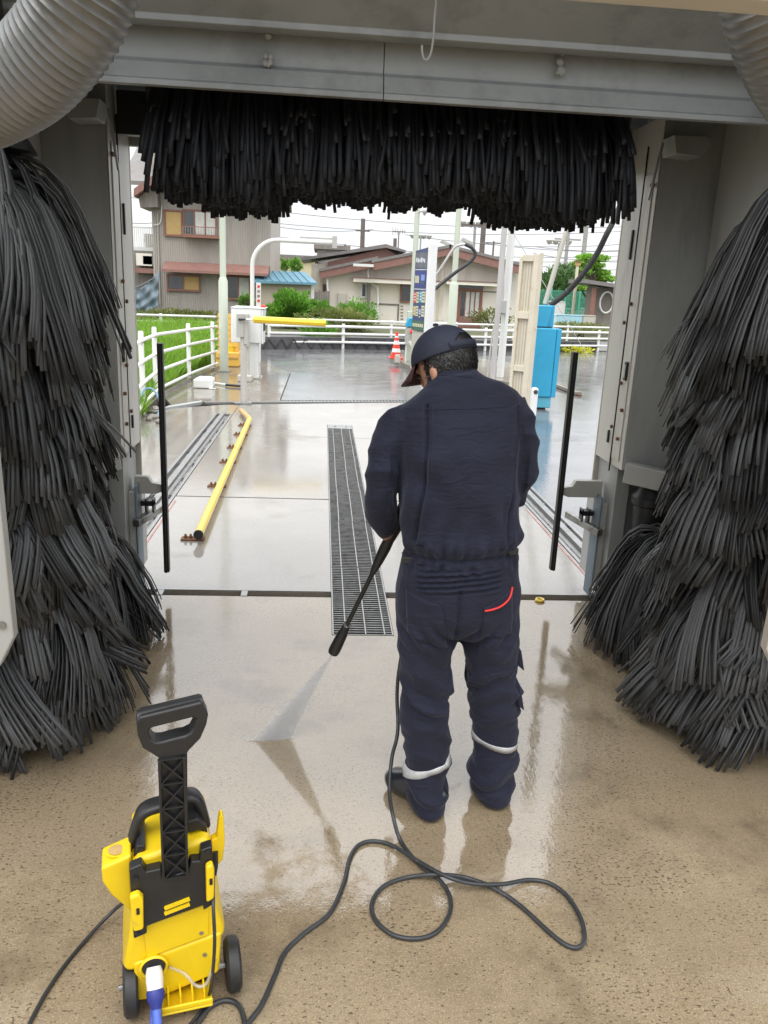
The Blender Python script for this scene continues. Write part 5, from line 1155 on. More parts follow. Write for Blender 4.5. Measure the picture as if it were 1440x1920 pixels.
# ---- rusty cream panel
t = thing('steel_panel', 'tall cream steel panel with rusty edges standing beside the blue machine', 'panel', (A(950, 770, 11.9).x, 11.9, 0), math.radians(-42))
o0 = Vector(t.location); R_ = Matrix.Rotation(math.radians(28), 4, 'Z')
pw_, ph_ = .31, A(1000, 476, 11.7).z; lean = -.06
m = MB(); m.box(.045, pw_-.08, .05, .07, .03, ph_-.05); m.build('sheet', M['cream_rust'], t)
for (u0, u1, z0_, z1_) in ((0, .05, 0, ph_-.03), (pw_-.085, pw_, 0, ph_), (.0505, pw_-.0855, ph_-.10, ph_-.01), (.0505, pw_-.0855, ph_-.90, ph_-.80), (.0505, pw_-.0855, ph_-1.66, ph_-1.57), (.0505, pw_-.0855, 0, .08)):
    m = MB(); m.box(u0, u1, 0, .09, z0_, z1_); m.build('frame_member', M['cream_rust'], t, bevel=.006)
for k in (1, 2, 3): m = MB(); u = .05+k*.042; m.box(u-.004, u+.004, .042, .05, .09, ph_-.1); m.build('sheet_rib', M['cream'], t)
m = MB(); m.box(pw_+.0005, pw_+.012, .0, .11, 0, ph_+.02); m.build('return_flange', M['cream_rust'], t, bevel=.004)
# ---- blue vacuum machine
yb = 12.3; t, X = local('blue_machine', 'bright blue coin vacuum cabinet with a smaller box on top', 'machine', (3.6, yb))
x0, x1, z0, z1 = RC(988, 615, 1046, 745, yb)
m = MB(); m.box(x0, x1-.06, yb, yb+.6, z0+.0, z1); m.build('cabinet', M['cyan'], t, xf=X, bevel=.02)
m = MB(); m.box(x1-.057, x1+.02, yb+.01, yb+.6, z0, z1-.005); m.build('side_door', M['cyan'], t, xf=X, bevel=.012)
m = MB(); m.box(x0+.02, x1-.04, yb+.03, yb+.55, .03, z0); m.build('base_skirt', M['cyan_lt'], t, xf=X, bevel=.012)
u0, u1, z2, z3 = RC(1004, 573, 1038, 614, yb+.05)
m = MB(); m.prism([(u0, z1+.012), (u1-.08, z1+.012), (u1-.04, z1+.20), (u1-.02, z3), (u0, z3)], yb+.06, yb+.5, 'xz'); hd = m.build('top_box', M['cyan'], t, xf=X, bevel=.012)
m = MB(); m.box(u1-.085, u1+.03, yb+.12, yb+.45, z1+.012, z3+.005); m.build('top_box_side', M['cyan'], t, xf=X, bevel=.01)
m = MB(); m.box(u0, u1, yb+.05, yb+.5, z1, z1+.011); m.build('top_gap', M['black'], t, xf=X)
m = MB(); m.box(x0+.1, x1-.1, yb+.1, yb+.5, .0, .03); m.build('feet', M['black'], t, xf=X)
a = A(1022, 570, yb+.3); b = A(1063, 428, yb+.3); P = [a, b+(b-a)*.5]
m = MB(); m.tube(P, [.040, .034], 10); o = m.build('boom_pole', M['cream'], None); tag(o, 'slanting pale boom pole rising from the blue machine', 'pole')
P = curve_pts([A(1031, 573, yb+.25), A(1062, 549, yb+.2), A(1090, 518, yb+.1), A(1118, 478, yb), A(1137, 440, yb-.1), A(1150, 415, yb-.1), A(1165, 380, yb-.1)], 6)
cable('suction_hose', 'thick black suction hose rising from the blue machine to the right', 'hose', P, .044, M['rubber'], 10, 1)
# tie wires of the boom
for i, (p, q, lab) in enumerate((((955, 425), (1110, 680), 'thin stay wire crossing behind the cream panel'), ((1145, 452), (1040, 575), 'thin pale cord beside the black suction hose'))):
    m = MB(); m.tube([A(*p, 13.2), A(*q, 13.2)], .006, 5); o = m.build('stay_wire', M['grey_pipe']); tag(o, lab, 'wire')
# ---- white stub post with a sensor eye
yb = 10.9; a = A(1003, 728, yb); t, X = local('sensor_post', 'short white post with a round black sensor eye in front of the blue machine', 'post', (a.x, yb))
m = MB(); m.box(a.x-.045, a.x+.045, yb-.05, yb+.05, 0, a.z+.01); m.build('post', M['white_clean'], t, xf=X, bevel=.03, seg=4)
m = MB(); m.lathe([(.026, -.062), (.030, -.056), (.030, -.045)], (a.x+.004, yb, a.z-.045), 16, 'y'); e_ = m.build('sensor_eye', M['black'], t, xf=X)
m = MB(); m.lathe([(.004, -.066), (.014, -.062)], (a.x+.004, yb, a.z-.045), 12, 'y'); m.build('lens', M['glass'], t, xf=X)
# ---- wheel stop
a, b = G(1046, 727), G(1085, 742); t, X = local('wheel_stop', 'worn concrete wheel stop on the lot right of the blue machine', 'wheel stop', a)
m = MB(); m.bar(a+Vector((0, 0, .04)), b+Vector((0, 0, .04)), .13, .08); m.build('block', M['pad'], t, xf=X, bevel=.025)
m = MB(); m.box(b.x-.03, b.x+.03, b.y-.09, b.y+.07, .005, .03); m.build('anchor', M['rust'], t, xf=X)

# ---- white guard fences along the lot edge and on the far bank
def guard(label, pts, step, h, rails, rp, rr):
    t, X = local('guard_fence', label, 'fence', pts[0]); pts = [Vector((*p, 0)) for p in pts]
    for i in range(len(pts)-1):
        a, b = pts[i], pts[i+1]; n = max(1, round((b-a).length/step))
        for k in range(n+(1 if i == len(pts)-2 else 0)):
            p = a.lerp(b, k/n); m = MB(); m.tube([p, p+Vector((0, 0, h))], rp, 8); m.build('post', M['white'], t, xf=X)
        for zr in rails: m = MB(); d_ = (b-a).normalized(); m.tube([a+Vector((0, -.04, zr)), b+Vector((0, -.04, zr))], rr, 8); m.build('rail', M['white'], t, xf=X)
guard('white three-rail guard fence on the far edge of the wet lot', [(-1.44, 22.3), (.58, 23.16), (4.93, 24.5), (9.04, 26.25), (13.5, 28.2)], 2.3, .70, [.62, .42, .19], .045, .034)
guard('white guard fence on the far bank in front of the houses', [(-13, 24.4), (0, 28.6), (4.9, 29.9), (9.6, 31.6), (20, 36)], 2.6, .62, [.56, .36], .045, .034)
# overhanging plants and small bits are in the next section
# ================================================================== houses, plants and poles beyond the lot
M['corr'] = mat('corrugated_wall', (.43, .395, .355), .55, .05, var=.06, vscale=1.5, dirt=(.33, .30, .27), dscale=.8, dth=(.5, .75), streak=True)
M['brown_trim'] = mat('brown_trim', (.26, .12, .085), .5, var=.1)
M['brown_fascia'] = mat('brown_fascia', (.27, .14, .115), .6, var=.12, vscale=4, dirt=(.38, .22, .15), dscale=5, dth=(.62, .72))
M['stucco'] = mat('cream_stucco', (.82, .77, .68), .85, var=.05, vscale=1.2, bump=.2, bscale=40, dirt=(.58, .53, .45), dscale=1.4, dth=(.58, .8), streak=True)
M['stucco_dull'] = mat('dull_stucco', (.50, .43, .34), .85, var=.06, vscale=1.2, dirt=(.36, .31, .25), dscale=1.4, dth=(.5, .75), streak=True)
M['roof_dark'] = mat('roof_slate', (.20, .19, .185), .6, var=.15, vscale=3, dirt=(.25, .20, .17), dscale=2, dth=(.5, .7))
M['roof_blue'] = mat('roof_blue', (.13, .27, .35), .5, .1, var=.08, vscale=2)
M['reed'] = mat('reed_blind', (.52, .36, .15), .8, var=.2, vscale=30, bump=.2)
M['tarp'] = mat('tarp', (.17, .22, .26), .6, var=.25, vscale=3, bump=.3, bscale=12)
M['wood'] = mat('grey_wood', (.22, .20, .18), .85, var=.2, vscale=4, streak=True)
M['pole_brown'] = mat('pole_brown', (.16, .13, .12), .8, var=.15)
M['pole_grey'] = mat('pole_concrete', (.36, .35, .34), .8, var=.1)
M['wire'] = mat('wire', (.16, .16, .17), .6)
def rbox(name, px0, py0, px1, py1, Y, th, mt, t, X, bevel=0, off=0):
    x0, x1, z0, z1 = RC(px0, py0, px1, py1, Y); m = MB(); m.box(x0, x1, Y-off, Y-off+th, z0, z1); return m.build(name, mt, t, xf=X, bevel=bevel)
def window(px0, py0, px1, py1, Y, t, X, frame, panes, fw=.05, rail=False):
    x0, x1, z0, z1 = RC(px0, py0, px1, py1, Y); wn = MB()
    wn.box(x0-fw, x1+fw, Y-.07, Y-.003, z1, z1+fw); wn.box(x0-fw, x1+fw, Y-.10, Y-.003, z0-fw, z0); wn.box(x0-fw, x0, Y-.07, Y-.003, z0, z1); wn.box(x1, x1+fw, Y-.07, Y-.003, z0, z1)
    o = wn.build('window', frame, t, xf=X); n = len(panes)
    for i, p in enumerate(panes):
        a = x0+(x1-x0)*i/n; b = x0+(x1-x0)*(i+1)/n
        m = MB(); m.box(a+.03, b-.03, Y-.03-.012*(i % 2), Y-.012, z0+.03, z1-.03); m.build('pane', M[p], o, xf=X)
        m = MB(); m.box(a, a+.028, Y-.05, Y-.005, z0, z1); m.box(b-.028, b, Y-.05, Y-.005, z0, z1); m.box(a+.028, b-.028, Y-.05, Y-.005, z0, z0+.028); m.box(a+.028, b-.028, Y-.05, Y-.005, z1-.028, z1); m.build('sash', frame, o, xf=X)
    return o, (x0, x1, z0, z1)
# ---- two-storey house with corrugated siding
Y = 34.0; x0 = A(287, 480, Y).x; x1 = A(508, 480, Y).x
t, X = local('two_storey_house', 'two-storey house with beige corrugated siding and brown trim', 'house', (x0, Y))
m = MB(); m.box(x0, x1, Y+.01, Y+7, -.09, 6.6); m.build('wall', M['corr'], t, xf=X)
m = MB(); w_ = .0; P = []; k = int((x1-x0)/.085)
for i in range(k):
    a = x0+(x1-x0)*i/k; s = (x1-x0)/k; P += [(a, Y+.0), (a+s*.45, Y+.0), (a+s*.55, Y-.028), (a+s*.9, Y-.028)]
P.append((x1, Y))
V = [(a, b, z) for z in (.1, 6.6) for a, b in P]; n = len(P); m.add(V, [(i, i+1, n+i+1, n+i) for i in range(n-1)]); sid = m.build('corrugated_siding', M['corr'], t, xf=X, smooth=0); sid['kind'] = 'stuff'
m = MB(); m.prism([(Y-.9, 5.2), (Y+3.5, 7.6), (Y+8, 5.2), (Y+8, 5.05), (Y+3.5, 7.4), (Y-.9, 5.05)], x0-.9, x1+.5, 'yz'); m.build('roof', M['roof_dark'], t, xf=X)
a = A(258, 372, Y-.3); b = A(292, 345, Y-.3)
m = MB(); m.prism([(a.x, a.z), (a.x+.02, a.z+.28), (b.x+.2, b.z+.35), (b.x+.2, b.z+.05)], Y-1.0, Y+1.2, 'xz'); m.build('eave_end', M['brown_fascia'], t, xf=X)
m = MB(); m.prism([(a.x+.15, a.z-.35), (a.x+.1, a.z), (b.x+.1, b.z+.03), (b.x+.1, a.z-.30)], Y-.6, Y+1.2, 'xz'); m.build('eave_soffit', M['wood'], t, xf=X)
window(310, 396, 341, 441, Y-.03, t, X, M['brown_trim'], ['reed']); window(345, 396, 405, 441, Y-.03, t, X, M['brown_trim'], ['glass', 'curtain', 'curtain'])
bx0, bx1, bz0, bz1 = RC(343, 425, 411, 443, Y-.5)
m = MB(); m.box(bx0, bx1, Y-.52, Y-.49, bz1-.03, bz1); m.box(bx0, bx1, Y-.52, Y-.49, bz0, bz0+.05); rl = m.build('window_railing', M['brown_trim'], t, xf=X)
for i in range(15): q = bx0+(bx1-bx0)*i/14; m = MB(); m.box(q-.008, q+.008, Y-.515, Y-.495, bz0+.05, bz1-.03); m.build('railing_bar', M['steel'], rl, xf=X)
m = MB(); m.box(bx0, bx1, Y-.52, Y-.03, bz0-.06, bz0-.001); m.build('ledge', M['brown_trim'], t, xf=X)
ea, eb, ec, ed = RC(307, 503, 470, 513, Y-.4); m = MB(); m.prism([(Y-.75, ec), (Y-.75, ec+.10), (Y-.03, ed+.2), (Y-.03, ed+.05)], ea, eb+.7, 'yz'); m.build('lower_eave', M['brown_fascia'], t, xf=X)
window(315, 517, 374, 544, Y-.03, t, X, M['brown_trim'], ['glass', 'reed']); window(426, 519, 468, 560, Y-.03, t, X, M['brown_trim'], ['glass', 'curtain'])
P = [A(293, 400, Y-.1), A(296, 440, Y-.1), A(297, 500, Y-.1), A(299, 570, Y-.1)]; m = MB(); m.tube([Vector((P[1].x, Y-.08, p.z)) for p in P], .035, 6); m.build('downpipe', M['corr'], t, xf=X)
m = MB(); m.tube(curve_pts([A(303, 385, Y-.1), A(302, 410, Y-.1), A(298, 420, Y-.1), A(288, 422, Y-.1)], 5), .02, 6); m.build('cable', M['white'], t, xf=X)
# ---- lean-to with tarp at its left
Yt = 33.0; t, X = local('tarpaulin', 'crumpled blue grey tarpaulin hung beside the corrugated house', 'tarp', (A(270, 560, Yt).x, Yt))
V = []; nu, nv = 26, 26
for j in range(nv+1):
    for i in range(nu+1):
        u, v = i/nu, j/nv; top = 538-22*u**2+6*math.sin(u*5); bot = 572+20*(1-abs(u-.45)*1.6)
        px = 243+56*u-3*v; py = top+(bot-top)*v
        sag = math.sin((u*.6+v*1.3)*13+2*math.sin(u*4))*.07*v+math.sin((v*1.1-u*1.9)*9)*.06+math.sin(u*23+v*9)*.015
        V.append(A(px, py, Yt+sag))
m = MB(); m.add(V, [(j*(nu+1)+i, j*(nu+1)+i+1, (j+1)*(nu+1)+i+1, (j+1)*(nu+1)+i) for j in range(nv) for i in range(nu)]); o = m.build('sheet', M['tarp'], t, xf=X, smooth=80); o.modifiers.new('t', 'SOLIDIFY').thickness = .02
m = MB(); m.tube(curve_pts([A(246, 540, Yt), A(262, 536, Yt), A(290, 521, Yt)], 5), .03, 6); m.build('rope', M['wire'], t, xf=X)
t, X = local('lean_to', 'dilapidated lean-to with a sagging roof behind the tarpaulin', 'shed', (A(270, 560, 34.5).x, 34.5))
rbox('back_wall', 236, 470, 300, 590, 34.6, .1, M['wood'], t, X)
for (p0, p1, p2, p3, mt) in ((252, 503, 290, 512, 'brown_fascia'), (268, 480, 290, 496, 'roof_dark'), (255, 475, 285, 498, 'stucco')): rbox('roof_sheet', p0, p1, p2, p3, 34.2, .3, M[mt], t, X)
rbox('post', 243, 470, 247, 590, 34.0, .1, M['white'], t, X)
# ---- balcony of the house further left
Yb = 35.0; t, X = local('balcony', 'white balcony with thin railing bars and a cooling unit left of the corrugated house', 'balcony', (A(265, 480, Yb).x, Yb))
x0, x1, z0, z1 = RC(240, 425, 292, 463, Yb)
m = MB(); m.box(x0, x1, Yb, Yb+2, z0-.22, z0); m.build('slab', M['white'], t, xf=X); m = MB(); m.box(x0, x1, Yb, Yb+.05, z1-.05, z1); m.build('handrail', M['white'], t, xf=X)
for i in range(14): q = x0+(x1-x0)*i/13; m = MB(); m.box(q-.012, q+.012, Yb+.01, Yb+.04, z0, z1-.05); m.build('bar', M['white'], t, xf=X)
m = MB(); m.box(x0+.02, x0+.14, Yb, Yb+.1, 0, z0-.22); m.build('support', M['white'], t, xf=X)
u0, u1, v0, v1 = RC(270, 438, 285, 463, Yb+.5); m = MB(); m.box(u0, u1, Yb+.5, Yb+.9, v0, v1); ac = m.build('cooling_unit', M['cream'], t, xf=X, bevel=.02); m = MB(); m.lathe([(.2, Yb+.48), (.22, Yb+.495)], ((u0+u1)/2+.05, 0, (v0+v1)/2), 16, 'y'); m.build('fan_grille', M['grey_box'], ac, xf=X)
# ---- shed with blue roof
Y = 33.5; x0, x1, z0, z1 = RC(482, 528, 583, 592, Y); t, X = local('storage_shed', 'small cream shed with a pale blue metal roof', 'shed', (x0, Y))
m = MB(); m.box(x0, x1, Y, Y+3, -.09, z1); m.build('wall', M['stucco_dull'], t, xf=X)
a, b, c, d = A(462, 507, Y+.9), A(573, 510, Y+.9), A(594, 530, Y-.35), A(470, 526, Y-.35)
m = MB(); V = [a, b, c, d]+[p+Vector((0, 0, -.09)) for p in (a, b, c, d)]; m.add(V, [(0, 1, 2, 3), (7, 6, 5, 4), (0, 4, 5, 1), (1, 5, 6, 2), (2, 6, 7, 3), (3, 7, 4, 0)]); m.build('roof', M['roof_blue'], t, xf=X)
for i in range(1, 9):
    f = i/9; m = MB(); m.bar(a.lerp(b, f)+Vector((0, 0, .015)), d.lerp(c, f)+Vector((0, 0, .015)), .04, .03); m.build('roof_seam', M['roof_blue'], t, xf=X)
m = MB(); m.box(x1+.01, x1+.13, Y-.02, Y+.1, 0, z1+.12); m.build('corner_post', M['white'], t, xf=X)
# ---- white single-storey house
Y = 38.0
def zpx(px, py): return A(px, py, Y)
t, X = local('white_house', 'low cream house with brown fascia boards and a dark sliding door', 'house', (A(780, 560, Y).x, Y))
pts = [zpx(617, 511), zpx(700, 494), zpx(770, 480), zpx(845, 463), zpx(915, 482), zpx(962, 497)]
xL, xR = pts[0].x, pts[-1].x+.3
poly = [(xL, -.09), (xR, -.09), (xR, pts[-1].z-.1)]+[(p.x, p.z-.05) for p in pts[::-1][1:]]
m = MB(); m.prism(poly, Y, Y+9, 'xz'); m.build('wall', M['stucco'], t, xf=X)
def fascia(a, b, h, name='fascia', yo=-.55, dep=10.2, roof=True):
    a, b = zpx(*a), zpx(*b); m = MB(); m.prism([(a.x, a.z-h), (b.x, b.z-h), (b.x, b.z), (a.x, a.z)], Y+yo, Y+yo+.09, 'xz'); m.build(name, M['brown_fascia'], t, xf=X)
    if roof: m = MB(); m.prism([(a.x-.05, a.z+.002), (b.x+.03, b.z+.002), (b.x+.03, b.z+.13), (a.x-.05, a.z+.13)], Y+yo-.05, Y+dep, 'xz'); m.build('roof', M['roof_dark'], t, xf=X)
fascia((600, 510), (706, 487), .30); fascia((697, 494), (838, 466), .32, yo=-1.0); fascia((838, 466), (975, 502), .34, yo=-1.0)
# rear, higher roof
Y2 = 43.0; aa = [A(615, 491, Y2), A(722, 465, Y2), A(741, 476, Y2)]
m = MB(); m.prism([(aa[0].x, aa[0].z-.55), (aa[1].x, aa[1].z-.5), (aa[2].x, aa[2].z-.4), (aa[2].x, aa[2].z), (aa[1].x, aa[1].z), (aa[0].x, aa[0].z)], Y2, Y2+.1, 'xz'); m.build('rear_fascia', M['brown_fascia'], t, xf=X)
m = MB(); m.prism([(A(565, 486, Y2).x, A(565, 489, Y2).z), (aa[1].x, aa[1].z), (A(760, 472, Y2).x, A(760, 474, Y2).z), (A(760, 472, Y2).x, A(760, 470, Y2).z), (aa[1].x, aa[1].z+.18), (A(565, 486, Y2).x, A(565, 484, Y2).z)], Y2-.4, Y2+6, 'xz'); m.build('rear_roof', M['roof_dark'], t, xf=X)
x0, x1, z0, z1 = RC(583, 490, 745, 600, Y2+.2); m = MB(); m.prism([(x0, 0), (x1, 0), (x1, z1-.2), (aa[1].x, aa[1].z-.3), (x0, A(583, 497, Y2).z)], Y2+.2, Y2+6, 'xz'); m.build('rear_wall', M['stucco'], t, xf=X)
window(678, 531, 695, 557, Y, t, X, M['white'], ['glass', 'glass']); window(752, 534, 771, 565, Y-.02, t, X, M['brown_trim'], ['glass']); window(607, 535, 614, 547, Y2+.2, t, X, M['brown_trim'], ['glass'])
# sliding door
o, (dx0, dx1, dz0, dz1) = window(862, 546, 898, 612, Y, t, X, M['brown_trim'], ['glass', 'curtain', 'curtain', 'curtain'], fw=.12); o.name = 'sliding_door'
m = MB(); m.box(dx0, dx1, Y-.06, Y-.045, dz0, dz0+.45); m.build('door_kick_panel', M['brown_fascia'], o, xf=X); m = MB(); m.box(dx0-.12, dx1+.12, Y-.08, Y-.004, dz1+.12, dz1+.42); m.build('transom', M['glass'], o, xf=X)
m = MB(); m.box(dx0+(dx1-dx0)*.24, dx0+(dx1-dx0)*.27, Y-.075, Y-.05, dz0+.8, dz0+1.1); m.build('door_handle', M['steel_lt'], o, xf=X)
for (a, b, c_, d_) in ((662, 523, 823, 532), (836, 527, 935, 535)):
    e0, e1, e2, e3 = RC(a, b, c_, d_, Y-.5); m = MB(); m.box(e0, e1, Y-.7, Y-.003, e2, e3-.04); m.build('awning', M['stucco'], t, xf=X); m = MB(); m.box(e0-.05, e1+.05, Y-.74, Y-.003, e3-.038, e3); m.build('awning_roof', M['brown_fascia'], t, xf=X)
e0, e1, e2, e3 = RC(662, 495, 700, 500, Y-1.1); m = MB(); m.box(e0, e1, Y-1.3, Y-1.0, e2, e3); m.build('gutter', M['white'], t, xf=X)
def pipe(pts, r, Yp): m = MB(); m.tube([A(a, b, Yp) for a, b in pts], r, 8); m.build('downpipe', M['white'], t, xf=X, smooth=60)
pipe([(690, 498), (690, 528), (708, 538), (709, 600)], .05, Y-.3); pipe([(598, 508), (603, 514), (613, 518), (615, 560)], .05, Y-.3)
rbox('water_heater', 633, 549, 650, 571, Y, .3, M['cream'], t, X, .03, off=.3); m = MB(); m.tube([A(650, 563, Y-.1), A(675, 565, Y-.1), A(675, 600, Y-.1)], .03, 6); m.build('pipe', M['stucco'], t, xf=X)
rbox('wall_band', 700, 569, 748, 572, Y, .06, M['wood'], t, X, off=.04); rbox('wall_conduit', 745, 570, 748, 606, Y, .05, M['wood'], t, X, off=.03)
rbox('wall_post', 687, 533, 693, 590, Y, .12, M['wood'], t, X, off=.3); rbox('wall_stain_pipe', 821, 480, 825, 600, Y, .06, M['cream_rust'], t, X, off=.05); rbox('wall_conduit', 832, 480, 835, 600, Y, .06, M['stucco'], t, X, off=.05)
for i in range(5): rbox('vent_step', 751, 573+i*6, 756, 575+i*6, Y, .03, M['wood'], t, X, off=.03)
rbox('wall_band', 900, 546, 936, 548, Y, .06, M['wood'], t, X, off=.03)
# dark board fence between the shed and the white house
t, X = local('board_fence', 'weathered grey board fence between the blue-roofed shed and the white house', 'fence', (A(600, 570, 36).x, 36))
for i in range(8):
    px = 583+i*4.4; rbox('board', px, 545+(i % 3), px+4.2, 590, 36, .05, M['wood'], t, X)
# ---- far buildings
Y = 75; M['yellow_bld'] = mat('pale_yellow_wall', (.62, .54, .36), .8, var=.05)
for nm, lab, (a, b, c, d), mt, Yf in (('far_building', 'pale yellow flat-roofed building behind the blue-roofed shed', (506, 487, 590, 520), 'yellow_bld', 75), ('far_building', 'distant dark-roofed house behind the white house\'s left end', (594, 468, 650, 520), 'roof_dark', 80), ('far_building', 'distant white building behind the right end of the white house', (950, 525, 1010, 590), 'stucco', 60)):
    t, X = local(nm, lab, 'building', (A(a, b, Yf).x, Yf)); x0, x1, z0, z1 = RC(a, b, c, d, Yf)
    m = MB(); m.box(x0, x1, Yf, Yf+10, -.09, z1); m.build('wall', M[mt], t, xf=X); m = MB(); m.box(x0-.3, x1+.3, Yf-.3, Yf+10.3, z1+.001, z1+.4); m.build('roof_edge', M['wood'], t, xf=X)
# ---- hut at the right and pastel tanks
Y = 36; t, X = local('block_hut', 'grey hut with a dark flat roof and red brown post behind the right fence', 'hut', (A(1120, 560, Y).x, Y))
x0, x1, z0, z1 = RC(1110, 540, 1170, 605, Y); m = MB(); m.box(x0, x1, Y, Y+1.0, -.09, z1); m.build('wall', M['wood'], t, xf=X)
r0, r1, r2, r3 = RC(1092, 530, 1180, 537, Y-.5); m = MB(); m.prism([(r0, r2+.1), (r1, r2-.1), (r1, r3-.1), (r0, r3+.1)], Y-.8, Y+1.6, 'xz'); m.build('roof', M['roof_dark'], t, xf=X)
rbox('post', 1102, 540, 1109, 596, Y, .15, M['brown_trim'], t, X, off=.5)
m = MB(); c = A(1136, 567, Y-.1); m.tube([c+Vector((math.cos(i*PI/10)*.3, -.1, math.sin(i*PI/10)*.45)) for i in range(21)], .04, 6); m.build('hose_coil', M['white_clean'], t, xf=X)
M['pas_blue'] = mat('pastel_blue', (.36, .60, .70), .6, var=.08); M['pas_mint'] = mat('pastel_mint', (.55, .68, .66), .6, var=.08)
for (a, b, c, d), mt, lab in (((1032, 592, 1044, 611), 'pas_mint', 'pale mint panel at the left end of the low pastel wall'), ((1044, 592, 1092, 611), 'pas_blue', 'pale blue panel of the low wall behind the right fence'), ((1093, 593, 1117, 611), 'cream', 'cream panel at the right end of the low pastel wall'), ((1030, 567, 1060, 591), 'white', 'white box body standing behind the low pastel wall')):
    t, X = local('wall_panel', lab, 'panel', (A(a, b, 35).x, 35)); dd = 35 if mt != 'white' else 37; rbox('slab', a, b, c, d, dd, .3, M[mt], t, X, .02); rbox('coping', a, b-2, c, b, dd, .34, M[mt], t, X, .01, off=.02)
# ---- green netting
M['net'] = mat('green_net', (.05, .30, .18), .7, var=.2, alpha=.45); M['netpole'] = mat('green_pole', (.10, .40, .28), .6)
t, X = local('green_net_fence', 'tall green ball-stop net on thin green poles behind the hut', 'fence', (A(1050, 560, 44).x, 44))
x0, x1, z0, z1 = RC(1005, 545, 1112, 600, 44); m = MB(); nx = 70
for i in range(nx+1): q = x0+(x1-x0)*i/nx; m.bar((q, 44, z0), (q, 44, z1), .012)
for j in range(22): q = z0+(z1-z0)*j/21; m.bar((x0, 44, q), (x1, 44, q), .012)
o = m.build('netting', M['netpole'], t, xf=X); o['kind'] = 'stuff'
m = MB(); m.quad((x0, 44.05, z0), (x1, 44.05, z0), (x1, 44.05, z1), (x0, 44.05, z1)); m.build('fine_mesh', M['net'], t, xf=X)
for i in range(5): q = x0+(x1-x0)*i/4; m = MB(); m.tube([(q, 44, 0), (q, 44, z1+.1)], .05, 6); m.build('net_pole', M['netpole'], t, xf=X)
m = MB(); a, b = A(1062, 579, 43), A(1098, 579, 43); m.tube([(a.x, 43, 0), (a.x, 43, a.z), (b.x, 43, b.z), (b.x, 43, 0)], .05, 6); tag(m.build('goal_post', M['netpole']), 'small green pipe frame in front of the netting', 'frame')
# ---- utility poles and stadium lights
def upole(label, px, py_top, Y, r, mt, arms=(), lamps=None, py_b=600):
    a = A(px, py_top, Y); t, X = local('utility_pole', label, 'pole', (a.x, Y), 'utility poles on the skyline'); top = a.z
    m = MB(); m.tube([(a.x, Y, 0), (a.x, Y, top)], [r, r*.8], 8); m.build('shaft', mt, t, xf=X)
    for (dz, hw) in arms: m = MB(); m.bar((a.x-hw, Y, top-dz), (a.x+hw, Y, top-dz), .12, .12); m.build('crossarm', mt, t, xf=X)
    if lamps:
        m = MB(); m.bar((a.x-lamps, Y, top), (a.x+lamps, Y, top), .08); m.build('crossarm', mt, t, xf=X)
        for k in range(4): q = a.x-lamps+2*lamps*k/3; m = MB(); m.lathe([(.10, -.25), (.28, 0), (.30, .12), (.05, .2)], (q, Y, top+.15), 10); m.build('flood_lamp', M['grey_box'], t, xf=X)
upole('dark pole rising behind the left roof of the white house', 681, 410, 60, .19, M['pole_brown'], [(.8, .5)]); upole('short dark stub pole near the roof aerial', 741, 447, 58, .15, M['pole_brown'])
upole('small distant pole with a crossarm left of the white house ridge', 647, 458, 120, .2, M['pole_brown'], [(.8, 1.2)])
upole('tall dark pole behind the right half of the white house roof', 909, 395, 60, .22, M['pole_brown'], [(1.0, 1.6)])
upole('thin distant pole with crossarm right of the tall dark pole', 926, 452, 90, .12, M['pole_brown'], [(.2, .9)])
upole('pole with four round flood lamps behind the pale green pole', 891, 424, 62, .12, M['pole_grey'], lamps=.95); upole('small distant flood lamp mast left of the price sign top', 789, 446, 90, .10, M['pole_grey'], lamps=.9)
upole('distant flood lamp mast behind the slanting boom pole', 1048, 457, 75, .10, M['pole_grey'], lamps=.9); upole('grey utility pole with crossarm right of the boom pole', 1067, 425, 62, .16, M['pole_grey'], [(.9, 1.0)]); upole('grey utility pole nearest the pine tree', 1100, 420, 58, .2, M['pole_grey'])
# street lamps
for p, q, lab in (((838, 472), (836, 459), 'small street lamp head behind the pale green pole, the left one'), ((890, 475), (875, 455), 'small street lamp head on the right of the pale green pole')):
    t, X = local('street_lamp', lab, 'street lamp', (A(*p, 45).x, 45)); m = MB(); a = A(*q, 45); m.prism([(a.x-.35, a.z+.12), (a.x+.3, a.z-.12), (a.x+.35, a.z+.0), (a.x-.25, a.z+.25)], 44.8, 45.1, 'xz'); m.build('lamp_head', M['grey_box'], t, xf=X)
    b = A(p[0], p[1], 45); m = MB(); m.tube([(b.x, 45, 0), (b.x, 45, b.z), (a.x+.25, 45, a.z)], .05, 6); m.build('pole', M['pole_grey'], t, xf=X)
# roof aerial
t, X = local('roof_aerial', 'television aerial standing behind the ridge of the white house', 'aerial', (A(748, 460, 45).x, 45)); a = A(748, 434, 45)
m = MB(); m.tube([(a.x, 45, 2.5), (a.x, 45, a.z)], .03, 6); m.build('mast', M['pole_brown'], t, xf=X); m = MB(); m.bar((a.x-.35, 45, a.z), (a.x+.35, 45, a.z), .03); m.build('boom', M['pole_brown'], t, xf=X)
for k in range(6): q = a.x-.33+k*.13; m = MB(); m.bar((q, 45, a.z-.22+.02*k), (q, 45, a.z+.22-.02*k), .02); m.build('element', M['pole_brown'], t, xf=X)
